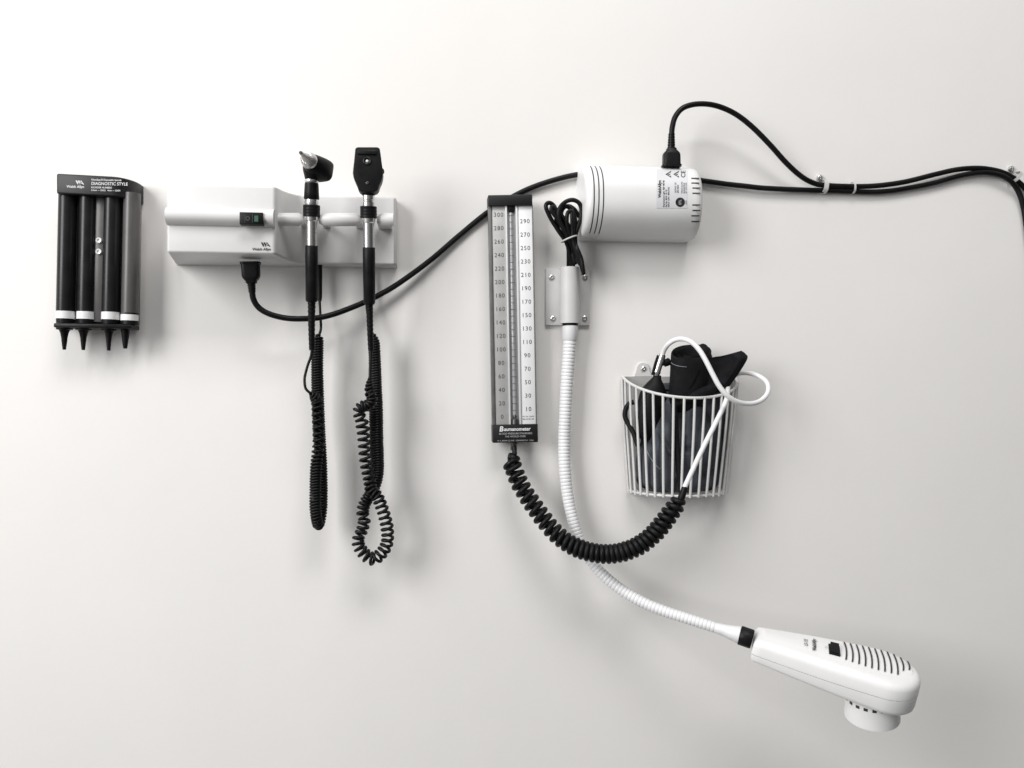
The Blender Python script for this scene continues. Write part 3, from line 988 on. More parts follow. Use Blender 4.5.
# ------------------------------------------------------------------ wire basket and contents
UC = P(676.5, 376, .006).x
A_T = (P(734.0, 376, .006).x - P(622.6, 376, .006).x) / 2
A_B = (P(723.5, 489, .006).x - P(630, 489, .006).x) / 2
B_T, B_B = .072, .058
Z_TB = P(676, 376.4, .006).z
Z_TF = P(688, 398.0, .006 + .072).z
Z_BB = P(676, 489.6, .006).z
Z_BF = P(688, 496.2, .006 + .058).z
UCT = (P(734.0, 376, .006).x + P(622.6, 376, .006).x) / 2
UCB = (P(723.5, 489, .006).x + P(630, 489, .006).x) / 2

def bk(th, f):
    """point on the basket cage: th 0..pi across, f 0 top .. 1 bottom"""
    a = A_T + (A_B - A_T) * f
    b = B_T + (B_B - B_T) * f
    uc = UCT + (UCB - UCT) * f
    s = math.sin(th)
    zt = Z_TB + (Z_TF - Z_TB) * s
    zb = Z_BB + (Z_BF - Z_BB) * s
    return Vector((uc - a * math.cos(th), -.006 - b * s, zt + (zb - zt) * f))

def basket():
    t = thing('wire_basket', P(677, 492, 0), 'white half-round wire basket on the wall holding a black cuff', 'basket')
    r = 1.42 * K(680, 400, .05)
    bm = B()
    sweep(bm, [bk(math.pi * i / 48, 0) for i in range(49)], r * 1.05, 10)
    obj('rim', bm, 'wire_white', t, 60)
    bm = B()
    sweep(bm, [bk(math.pi * i / 48, 1) for i in range(49)], r * 1.0, 10)
    obj('bottom_rim', bm, 'wire_white', t, 60)
    n = 19
    for i in range(n):
        th = math.pi * i / (n - 1)
        bm = B()
        out = Vector((-math.cos(th) * .6, -math.sin(th), 0)).normalized() * r * 1.2
        lean = .010 * noise.noise(Vector((i * 1.7, .3, .9)))
        pts = [bk(th, -.005) + out * .2, bk(th + lean * .5, .3) + out, bk(th + lean, .7) + out, bk(th, 1.012 + .006 * random.random()) + out * .9]
        pts = [Vector(q) for q in catmull([tuple(p) for p in pts], 4)]
        sweep(bm, pts, r * .98, 8)
        obj('wire', bm, 'wire_white', t, 60)
    # floor wires
    for i in (3, 6, 9, 12, 15):
        th = math.pi * i / (n - 1)
        q = bk(th, 1)
        bm = B()
        sweep(bm, [q, Vector((q.x, -.004, Z_BB + (q.z - Z_BB) * .2))], r * .85, 8)
        obj('floor_wire', bm, 'wire_white', t, 60)
    bm = B()
    x0, x1 = P(622.8, 376, .003).x, P(733.8, 376, .003).x
    x2, x3 = P(723, 490, .003).x, P(630.5, 490, .003).x
    prism(bm, [Vector((x0, -.003, Z_TB)), Vector((x1, -.003, Z_TB)), Vector((x2, -.003, Z_BB)), Vector((x3, -.003, Z_BB))], .0028, .0006, 1)
    bp = obj('back_plate', bm, 'back_shaded', t)
    bm = B()
    pts = [P(634, 376.6, .0032)]
    for i in range(13):
        a = math.pi - math.pi * i / 12
        pts.append(P(643 + 6.4 * math.cos(a), 369 - 6.4 * math.sin(a), .0032))
    pts.append(P(652, 376.6, .0032))
    prism(bm, pts, .003, .0005, 1)
    obj('hanging_tab', bm, 'wire_white', bp)
    bm = B()
    screw(bm, 643.2, 368.6, .0032, 2.6, .003)
    obj('screw', bm, 'nickel', t)
basket()

def cuff():
    t = thing('blood_pressure_cuff', P(685, 485, .03), 'folded black and slate fabric blood pressure cuff stuffed in the wire basket', 'cuff')
    # slate body filling the cage
    NP, NT = 150, 76
    lobes = [(P(653, 462, .05), .030, .052, .0055), (P(668, 428, .055), .020, .040, .004), (P(703, 440, .055), .026, .050, .005), (P(690, 474, .06), .018, .030, .0045)]
    def body(i, j, off=0.0):
        a = 2 * math.pi * i / NP
        f = j / (NT - 1)
        ff = .03 + .955 * f
        # interior half-ellipse, kept inside the cage
        th = a / 2 if False else None
        uc = UCT + (UCB - UCT) * ff + .004 * (1 - f)
        aw = (A_T + (A_B - A_T) * ff) * (.80 if math.cos(a) > 0 else (.72 + .24 * min(1, f * 2.2)))
        bd = (B_T + (B_B - B_T) * ff)
        ca, sa = math.cos(a), math.sin(a)
        x = math.copysign(abs(ca) ** .8, ca)
        y = math.copysign(abs(sa) ** .7, sa)
        # depth limit of the half-ellipse at this x, both walls
        lim = math.sqrt(max(0, 1 - (x * .86) ** 2))
        hh = .006 + bd * (.46 + .42 * y * (lim if y > 0 else .95) if y > 0 else .46 + .40 * y)
        hh = min(hh, .006 + bd * lim * .90)
        px = uc + aw * x
        z0 = bk(math.pi / 2, ff).z
        zb = Z_TB + (Z_BB - Z_TB) * ff
        z = zb + (z0 - zb) * min(1, hh / (bd + .006))
        p = Vector((px, -hh, z))
        # soft folds
        q = Vector((px * 30 + z * 12, z * 12 - px * 9, hh * 20))
        nz = noise.noise(q) * .6 + (1 - 2 * abs(noise.noise(q * .7 + Vector((5, 1, 2))))) * .6 - .3
        shrink = 1.0 if f < .9 else 1 - ((f - .9) / .1) ** 2 * .25
        c = Vector((uc, -.006 - bd * .45, z))
        rad = p - c
        for lc, lx, lz, amp in lobes:
            e = ((p.x - lc.x + .25 * (p.z - lc.z)) / lx) ** 2 + ((p.z - lc.z) / lz) ** 2
            w_ = min(1, max(0, (1.12 - e) / .24))
            p2 = amp * w_ * w_ * (3 - 2 * w_)
            if p.y < c.y:
                rad = rad + Vector((0, -p2 + .0022, 0))
        return c + rad * (shrink * (1 - .24 * max(0, nz + .3)) + off) + Vector((0, .010 * max(0, nz), 0))
    bm = B()
    rings = [[bm.verts.new(body(i, j)) for i in range(NP)] for j in range(NT)]
    for r0, r1 in zip(rings, rings[1:]):
        for i in range(NP):
            k = (i + 1) % NP
            bm.faces.new((r0[i], r0[k], r1[k], r1[i]))
    bm.faces.new(rings[0]); bm.faces.new(rings[-1])
    obj('bladder_cover', bm, 'cuff_slate', t, 80)
    bm = B()   # black air tube running down the front of the cuff
    sweep(bm, line_px([(674, 404, .060), (675.4, 420, .064), (676.4, 440, .064), (678.0, 460, .063), (680, 480, .062), (681.6, 494, .062), (680, 502, .066)], 8), 2.9 * K(676, 440, .06), 14)
    obj('air_tube', bm, 'cuff_black', t, 60)
    # stitched seam, a pale diagonal line low on the left
    bm = B()
    pts = []
    for m in range(30):
        f = m / 29
        ang = math.radians(208 - 0 - 72 * 0) if False else None
        i = (1 - f) * (NP * .455) + f * (NP * .335)
        j = (NT - 1) * (.50 + .25 * f)
        i0, j0 = int(i), int(j)
        a = body(i0, j0, .012).lerp(body(i0 + 1, j0, .012), i - i0)
        b = body(i0, j0 + 1, .012).lerp(body(i0 + 1, j0 + 1, .012), i - i0)
        pts.append(a.lerp(b, j - j0))
    sweep(bm, pts, .0010, 6)
    obj('seam', bm, 'seam_grey', t, 60)
    # rolled end standing up out of the basket, open at the top
    bm = B()
    N = 48
    def loop(y_mid, tilt, xc, ax, hc, ah, n=N):
        out = []
        for i in range(n):
            a = 2 * math.pi * i / n
            ca, sa = math.cos(a), math.sin(a)
            hh = hc + ah * sa
            x = xc + ax * math.copysign(abs(ca) ** .8, ca)
            out.append(P(x, y_mid + tilt * sa + 1.2 * ca * (-1), hh))
        return out
    specs = [(416, 0, 688, 15, .038, .014), (408, 2, 688, 18, .042, .020), (395, 3, 689, 20.5, .046, .024), (375, 5, 690.4, 20.6, .047, .024), (358, 6.4, 691, 20.4, .048, .024), (352.4, 6.8, 691.2, 20.2, .048, .024),
             (351.4, 6.8, 691.2, 19.6, .048, .0228), (351.8, 6.6, 691.2, 18.6, .048, .0215), (358, 6.2, 691, 17.8, .048, .020), (385, 4, 690, 17.2, .047, .019)]
    rings = [[bm.verts.new(p) for p in loop(*s)] for s in specs]
    for r0, r1 in zip(rings, rings[1:]):
        for i in range(N):
            k = (i + 1) % N
            bm.faces.new((r0[i], r0[k], r1[k], r1[i]))
    bm.faces.new(rings[0]); bm.faces.new(rings[-1])
    # inner wrap of the roll
    def coil_pt(q, y):
        a = q * 2 * math.pi
        rr = 1 - .34 * q
        return P(691 + 16.2 * rr * math.cos(a), y + 6 * rr * math.sin(a), .048 + .019 * rr * math.sin(a))
    M = 56
    top = [bm.verts.new(coil_pt(.3 + 1.2 * i / M, 352.6)) for i in range(M)]
    bt = [bm.verts.new(coil_pt(.3 + 1.2 * i / M, 384)) for i in range(M)]
    for i in range(M - 1):
        bm.faces.new((top[i], top[i + 1], bt[i + 1], bt[i]))
    # raised corner at the back right of the roll
    pts = [P(699, 345.2, .030), P(703.5, 343.2, .029), (P(707.4, 345.0, .029)), P(712.6, 356, .034), P(713.6, 372, .036), P(698, 376, .03)]
    prism(bm, pts, .006, .0018, 2, back_bevel=True)
    roll = obj('roll', bm, 'cuff_black', t, 50)
    bm = B()   # pale scratch-like stitching on the roll
    st = [loop(358 + 3.5 + .0 * i, 6.4, 691, 20.7, .048, .0245, 96)[i] for i in range(96)]
    sel = []
    for i in range(25):
        x = 671.2 + 15.5 * i / 24
        ca = (x - 691) / 20.7
        sa = math.sin(math.acos(math.copysign(abs(ca) ** 1.25, ca)))
        sel.append(P(x, 360.6 + 6.4 * sa, .0483 + .0243 * sa))
    sweep(bm, sel, .00045, 6)
    obj('stitching', bm, 'seam_grey', roll, 60)
    # free flap fanning out to the right
    bm = B()
    NU, NV = 30, 18
    c_top = catmull([(703, 362, .064), (708, 358.6, .064), (714, 357.0, .062), (722, 355.8, .060), (730.8, 353.6, .060), (741.4, 350.6, .066)], 6)
    c_bot = catmull([(682, 400, .066), (694, 397, .069), (704, 395, .069), (712, 393.4, .067), (719, 392, .063), (726, 391.4, .058)], 6)
    c_lef = catmull([(703, 362, .064), (698, 372, .072), (691, 386, .072), (682, 400, .066)], 8)
    c_rig = catmull([(741.4, 350.6, .066), (745.4, 353.6, .068), (747.6, 358.4, .070), (740, 371.6, .067), (733.6, 380.6, .063), (726, 391.4, .058)], 6)
    def samp(l, f):
        x = f * (len(l) - 1)
        i = min(int(x), len(l) - 2)
        return [a + (b - a) * (x - i) for a, b in zip(l[i], l[i + 1])]
    def surf(u, v):
        t_, b_, l_, r_ = samp(c_top, u), samp(c_bot, u), samp(c_lef, v), samp(c_rig, v)
        c00, c10, c01, c11 = c_top[0], c_top[-1], c_bot[0], c_bot[-1]
        q = [(1 - v) * t_[i] + v * b_[i] + (1 - u) * l_[i] + u * r_[i]
             - ((1 - u) * (1 - v) * c00[i] + u * (1 - v) * c10[i] + (1 - u) * v * c01[i] + u * v * c11[i]) for i in range(3)]
        q[2] += -.016 * math.sin(math.pi * min(1, u * 1.15)) ** 1.2 * math.sin(math.pi * (v * .85 + .08)) + .007 * math.exp(-((u - .84) / .07) ** 2) * math.sin(math.pi * min(1, v + .12))
        return P(*q)
    fr = [[surf(i / NU, j / NV) for j in range(NV + 1)] for i in range(NU + 1)]
    va = [[bm.verts.new(p) for p in row] for row in fr]
    vb = [[bm.verts.new(p + Vector((.001, .007, -.0005))) for p in row] for row in fr]
    for i in range(NU):
        for j in range(NV):
            bm.faces.new((va[i][j], va[i + 1][j], va[i + 1][j + 1], va[i][j + 1]))
            bm.faces.new((vb[i][j], vb[i][j + 1], vb[i + 1][j + 1], vb[i + 1][j]))
    for i in range(NU):
        bm.faces.new((va[i][0], vb[i][0], vb[i + 1][0], va[i + 1][0]))
        bm.faces.new((va[i][NV], va[i + 1][NV], vb[i + 1][NV], vb[i][NV]))
    for j in range(NV):
        bm.faces.new((va[0][j], va[0][j + 1], vb[0][j + 1], vb[0][j]))
        bm.faces.new((va[NU][j], vb[NU][j], vb[NU][j + 1], va[NU][j + 1]))
    obj('flap', bm, 'cuff_black', t, 50)
    # lower fold lying across the front above the rim
    bm = B()
    fold = [(676, 405, .060), (690, 398.5, .066), (702, 393, .070), (712, 388.5, .069), (719, 384, .064)]
    pl = line_px(fold, 8)
    k = K(690, 395, .065)
    sweep(bm, pl, [(3.2 + 2.0 * math.sin(math.pi * i / (len(pl) - 1))) * k for i in range(len(pl))], 12)
    obj('fold', bm, 'cuff_black', t, 60)
cuff()

def bulb():
    t = thing('inflation_bulb', P(650, 405, .045), 'black rubber squeeze bulb with a metal valve and looping white hose in the basket', 'squeeze bulb')
    k = K(650, 400, .05)
    bm = B()
    lathe(bm, P(657.6, 375.0, .044), P(643.6, 442, .034), [(0, 3.8 * k), (.05, 4.6 * k), (.12, 8.2 * k), (.22, 12.6 * k), (.32, 14.2 * k), (.5, 14.4 * k), (.66, 13.4 * k), (.82, 10.6 * k), (.93, 6.8 * k), (.985, 2.6 * k), (1, 0)], 36, sq=.74, side=Vector((1, 0, 0)))
    obj('bulb_body', bm, 'bulb_black', t)
    bm = B()
    lathe(bm, P(655.8, 375.2, .044), P(662.6, 354.2, .052), [(0, 3.4 * k), (.1, 3.6 * k), (.12, 3.9 * k), (.2, 3.9 * k), (.22, 3.6 * k), (.9, 3.6 * k), (1, 3.0 * k)], 24)
    v = obj('valve', bm, 'chrome', t)
    bm = B()
    lathe(bm, P(661.4, 364.2, .049), P(669.6, 361.4, .047), [(0, 2.0 * k), (.3, 2.2 * k), (.35, 3.8 * k), (.95, 3.9 * k), (1, 3.2 * k)], 20)
    obj('release_knob', bm, 'black_plastic', v)
    bm = B()
    sweep(bm, line_px([(658.4, 355.4, .050), (655.4, 364, .049), (652.6, 375, .048)], 6), 1.5 * k, 10)
    obj('valve_lever', bm, 'black_plastic', v)
    bm = B()
    way = [(661.6, 357.4, .051), (664.0, 350.4, .055), (668.8, 343.8, .064), (676, 339.6, .070), (684, 339.2, .077), (692, 342.6, .085), (699.6, 350.4, .092), (706, 361, .097), (712.4, 373.6, .101), (719.2, 386, .104), (727.6, 396, .105),
           (738, 402, .101), (749, 403.8, .094), (759.4, 401.4, .086), (766.6, 395, .078), (768.4, 387.6, .070), (765.4, 380.8, .062), (757, 375.4, .052), (748, 373.0, .046), (739, 373.4, .041), (732, 377.6, .040), (728.4, 384, .048), (727.6, 391, .066), (726.6, 399, .080), (721.8, 410.6, .089), (712.6, 429, .095), (700.6, 453, .098), (684.6, 487.4, .100)]
    sweep(bm, line_px(way, 9), 2.5 * K(700, 400, .08), 14)
    obj('hose', bm, 'hose_white', t, 60)
    bm = B()
    sweep(bm, line_px([(634, 402, .030), (629.4, 403.6, .028), (625.6, 409.6, .026), (625.2, 417, .026), (628.4, 424, .028), (633.4, 433, .032), (638, 446, .036)], 8), 2.6 * k, 12)
    obj('rubber_tube', bm, 'bulb_black', t, 60)
bulb()

# ------------------------------------------------------------------ exam light power supply
def supply():
    t = thing('light_power_supply', P(640, 240, 0), 'white rounded power supply box with grooves at one end and a sticker', 'power supply')
    HB, HD = .030, .076
    z1 = P(640, 163.0, .052).z
    z0 = P(640, 241.2, .010).z
    zm, zh = (z1 + z0) / 2, (z1 - z0) / 2
    def hsurf(z):
        q = min(1, abs((z - zm) / zh))
        return HB + (HD - HB) * (1 - q ** 2.4) ** .62
    ul = P(579.4, 205, .024).x
    ur = P(705.0, 205, HD).x
    # lengthwise stations: left bulge, grooves, body, right rounding
    def groove(px):
        return P(px, 205, HD).x
    st = [(ul, .76), (ul + .0004, .82), (ul + .0014, .89), (ul + .003, .945), (ul + .0055, .985), (ul + .0085, 1.0)]
    for px in (594.4, 599.2, 603.8):
        g = groove(px)
        st += [(g - .0011, 1.0), (g - .0009, .972), (g + .0009, .972), (g + .0011, 1.0)]
    st += [(ur - .09, 1.0), (ur - .05, 1.0), (ur - .014, 1.0), (ur - .009, .985), (ur - .005, .955), (ur - .0022, .91), (ur - .0006, .85), (ur, .78)]
    NZ = 40
    bm = B()
    cols = []
    for x, f in st:
        ring = []
        hh_end = 1 - (1 - f) * .16 if not .965 < f < .98 else 1.0
        zz = zh * (hh_end)
        for i in range(NZ + 1):
            a = math.pi * i / NZ
            # even spacing round the dome, top to bottom
            z = zm + zz * math.cos(a) if False else zm + zz * math.copysign(abs(math.cos(a)) ** .85, math.cos(a))
            q = min(1, abs((z - zm) / zz))
            h = HB + (HD - HB) * max(0, 1 - q ** 2.4) ** .62
            if 0.965 < f < .98:
                h -= .0022
            else:
                h = h * (.25 + .75 * f) if f < 1 else h
            ring.append(bm.verts.new((x, -h, z)))
        ring = [bm.verts.new((x, 0, ring[0].co.z))] + ring + [bm.verts.new((x, 0, ring[-1].co.z))]
        cols.append(ring)
    for a, b in zip(cols, cols[1:]):
        for i in range(len(a) - 1):
            bm.faces.new((a[i], a[i + 1], b[i + 1], b[i]))
    bm.faces.new(cols[0]); bm.faces.new(cols[-1])
    body = obj('body', bm, 'supply_white', t, 50)
    def on(px, py, off=.0004):
        h = HD
        for _ in range(14):
            p = P(px, py, h)
            h = .5 * h + .5 * (hsurf(p.z) + off)
        return P(px, py, h)
    # dark lines in the grooves
    for px in (594.4, 599.2, 603.8):
        g = groove(px)
        bm = B()
        va, vb = [], []
        for i in range(33):
            z = zm + zh * .93 * (1 - 2 * i / 32)
            h = hsurf(z) - .0012
            va.append(bm.verts.new((g - .0007, -h, z))); vb.append(bm.verts.new((g + .0007, -h, z)))
            va.append(bm.verts.new((g - .0007, -h + .001, z))); vb.append(bm.verts.new((g + .0007, -h + .001, z)))
        for i in range(32):
            a0, a1 = va[2 * i], va[2 * i + 2]
            b0, b1 = vb[2 * i], vb[2 * i + 2]
            bm.faces.new((a0, b0, b1, a1))
        for v in va[1::2] + vb[1::2]:
            bm.verts.remove(v)
        obj('groove', bm, 'slot_dark', t, 60)
    # vent slots near the right end
    for y in (178.3, 183.0, 188.0, 193.2, 204.9, 210.4, 215.8, 221.6):
        bm = B()
        sh = 1.0 if 185 < y < 215 else 0
        x0, x1 = 691.4 + sh, 699.4 + sh
        put2d(bm, quad2d(x0, y - .62, x1, y + .62), lambda a, b: on(a, b, .0003))
        obj('vent_slot', bm, 'slot_dark', t, 0)
    # sticker
    bm = B()
    NX, NY = 2, 14
    def grid(x0, y0, x1, y1):
        vs = [(x0 + (x1 - x0) * i / NX, y0 + (y1 - y0) * j / NY) for j in range(NY + 1) for i in range(NX + 1)]
        fs = [(j * (NX + 1) + i, j * (NX + 1) + i + 1, (j + 1) * (NX + 1) + i + 1, (j + 1) * (NX + 1) + i) for j in range(NY) for i in range(NX)]
        return vs, fs
    put2d(bm, grid(656.6, 169.4, 687.6, 208.2), lambda a, b: on(a, b, .0003))
    sk = obj('sticker', bm, 'sticker', t, 60)
    bm = B()
    def vert(x0, y0):   # text that reads from bottom to top
        return lambda x, y: on(x0 - y, y0 - x, .0006)
    put2d(bm, text2d('WelchAllyn', 4.3, .028, align='LEFT', sx=.86), vert(659.8, 197.6))
    for i, (x, s, sz) in enumerate([(663.8, 'Examination Light  REF 48740', 2.5), (666.3, 'Ref. No. 48743  LS-135', 2.3), (668.7, 'INPUT 120V~ 60Hz 0.5A', 2.4)]):
        put2d(bm, text2d(s, sz, .012, align='LEFT', sx=.88 if i == 0 else .8), vert(x, 207.0))
    put2d(bm, text2d('OUTPUT 12V', 2.3, .01, align='LEFT', sx=.8), vert(675.6, 193.0))
    put2d(bm, text2d('20W MAX', 2.3, .01, align='LEFT', sx=.8), vert(678.0, 193.0))
    for x, s in ((682.0, 'WELCH ALLYN'), (684.2, 'SKANEATELES'), (686.2, 'NY 13153 USA')):
        put2d(bm, text2d(s, 1.9, .012, align='LEFT', sx=.9), vert(x, 193.4))
    put2d(bm, text2d('CE', 6.2, .012, sx=.95), vert(683.4, 174.0))
    for cx in (668.6, 676.4):
        for q in range(3):
            c = (cx, 174.2)
        tri = [(cx - 3.2, 174.2), (cx + 2.6, 170.8), (cx + 2.6, 177.6)]
        tin = [(cx - 1.6, 174.2), (cx + 1.8, 172.2), (cx + 1.8, 176.2)]
        vs = tri + tin
        put2d(bm, (vs, [(0, 1, 4, 3), (1, 2, 5, 4), (2, 0, 3, 5)]), lambda a, b: on(a, b, .0006))
        put2d(bm, quad2d(cx - .6, 173.8, cx + 1.6, 174.6), lambda a, b: on(a, b, .0006))
    put2d(bm, ring2d(680.2, 202.2, 4.7, 0, 24), lambda a, b: on(a, b, .0006))
    put2d(bm, text2d('LISTED', 1.7, .01, sx=.8), vert(686.3, 202.4))
    obj('print', bm, 'ink_black', sk, 0)
    bm = B()
    put2d(bm, text2d('ETL', 3.4, .03, sx=.9), vert(680.2, 202.2))
    obj('seal_letters', bm, 'ink_silver', sk, 0)
supply()

def bundle():
    t = thing('cable_bundle', P(573, 268, .02), 'black cord folded into loops and tied, above the grey bracket', 'cable bundle')
    r = 2.15 * K(567, 230, .03)
    way = [(571.6, 270, .018), (571.0, 260, .022), (569.4, 250, .028), (565.6, 241, .032), (558.6, 231.0, .034), (551.4, 219.6, .036), (546.6, 209.4, .038), (546.2, 204.6, .038), (549.4, 202.8, .038), (553.8, 205.8, .036), (557.2, 212.6, .034), (561.4, 222, .030), (565.4, 232, .028), (568.6, 241, .028),
           (571.4, 250, .026), (573.4, 258, .026), (574.8, 263, .026), (575.6, 258, .030), (573.6, 250, .034), (570.6, 242, .038), (565.4, 232.6, .042), (560.2, 222, .044), (558.4, 213.6, .046), (560.8, 206.4, .046), (566.4, 201.4, .046), (573.2, 200.0, .045), (579.0, 203.0, .044), (581.4, 209.4, .043), (580.8, 217.6, .042), (578.0, 227, .040), (575.4, 236, .038),
           (575.8, 246, .036), (578.2, 256, .034), (578.6, 262, .034), (576.4, 258, .030), (573.6, 248, .030), (571.4, 240, .032), (567.4, 230, .036), (562.0, 219, .038), (561.6, 211.4, .040), (565.4, 206.6, .040), (570.4, 208.4, .038), (573.8, 214.6, .036), (575.4, 222.6, .036), (574.4, 232, .036), (574.2, 240, .034), (577.0, 248, .042), (581.0, 258, .042), (582.6, 266, .042), (583.6, 275, .040)]
    bm = B()
    sweep(bm, line_px(way, 8), r, 12)
    obj('cable', bm, 'cord_black', t, 60)
    bm = B()   # second run: over to the power supply
    way = [(568.4, 270, .014), (568.6, 258, .020), (568.0, 247, .026), (563.6, 237, .030), (557.6, 227.6, .030), (556.6, 217, .030), (560.8, 209, .028), (568.2, 206.0, .026), (574.6, 209.6, .024), (578.6, 216, .022), (580.6, 212, .020), (581.6, 204.6, .020), (583.4, 200.6, .020), (586, 202.6, .016)]
    sweep(bm, line_px(way, 8), r, 12)
    obj('cable', bm, 'cord_black', t, 60)
    bm = B()   # third run, inner loops
    way = [(573.4, 268, .020), (572.2, 256, .024), (570.8, 245, .030), (566.8, 235, .036), (561.6, 226, .040), (556.0, 217, .042), (551.6, 210.6, .043), (552.6, 206.8, .043), (558.6, 212.0, .042), (565.6, 221, .041), (570.8, 230, .040), (573.0, 239, .039), (576.2, 249, .038), (580.2, 258, .038), (580.0, 264, .037),
           (577.6, 256, .036), (573.2, 244, .037), (569.0, 233, .041), (566.8, 222, .045), (567.8, 213, .047), (571.6, 211.4, .047), (572.2, 219, .046), (572.6, 230, .043), (573.0, 240, .041), (576.6, 252, .041), (580.6, 263, .040), (583.0, 271, .038)]
    sweep(bm, line_px(way, 8), r, 12)
    obj('cable', bm, 'cord_black', t, 60)
    # pale tie round the neck of the bundle
    bm = B()
    c0, c1 = P(562.2, 241.6, .036), P(576.2, 236.2, .036)
    mid = (c0 + c1) / 2
    ax = (c1 - c0) / 2 * 1.05
    pts = []
    for i in range(33):
        a = 2 * math.pi * i / 32
        pts.append(mid + ax * math.cos(a) + Vector((0, -.0125 * math.sin(a), 0)))
    sweep(bm, pts, .0013, 8, cap=False)
    obj('tie', bm, 'tie_white', t, 60)
bundle()

# ------------------------------------------------------------------ exam light
def bracket():
    t = thing('lamp_bracket', P(568, 322, 0), 'grey wall bracket plate with a vertical holder tube, beside the gauge', 'bracket')
    bm = B()
    box_px(bm, 545.6, 268.6, 589.9, 325.2, .0, .005, .0008, 2)
    obj('plate', bm, 'steel_plate', t)
    k = K(570, 296, .03)
    bm = B()
    hc = .005 + 9.9 * k
    p0, p1 = P(569.6, 267.6, hc), P(570.0, 323.4, hc)
    r = 9.9 * k
    lathe(bm, p0, p1, [(.3, r * .86), (0, r * .86), (0, r), (1, r), (1, r * .86), (.9, r * .86)], 40, cap=False)
    obj('holder_tube', bm, 'bracket_grey', t)
    for x, y in ((551.4, 277.2), (552.6, 318.4), (584.6, 318.2), (585.0, 277.2)):
        bm = B()
        screw(bm, x, y, .005, 2.7, .003)
        obj('screw', bm, 'nickel', t)
bracket()

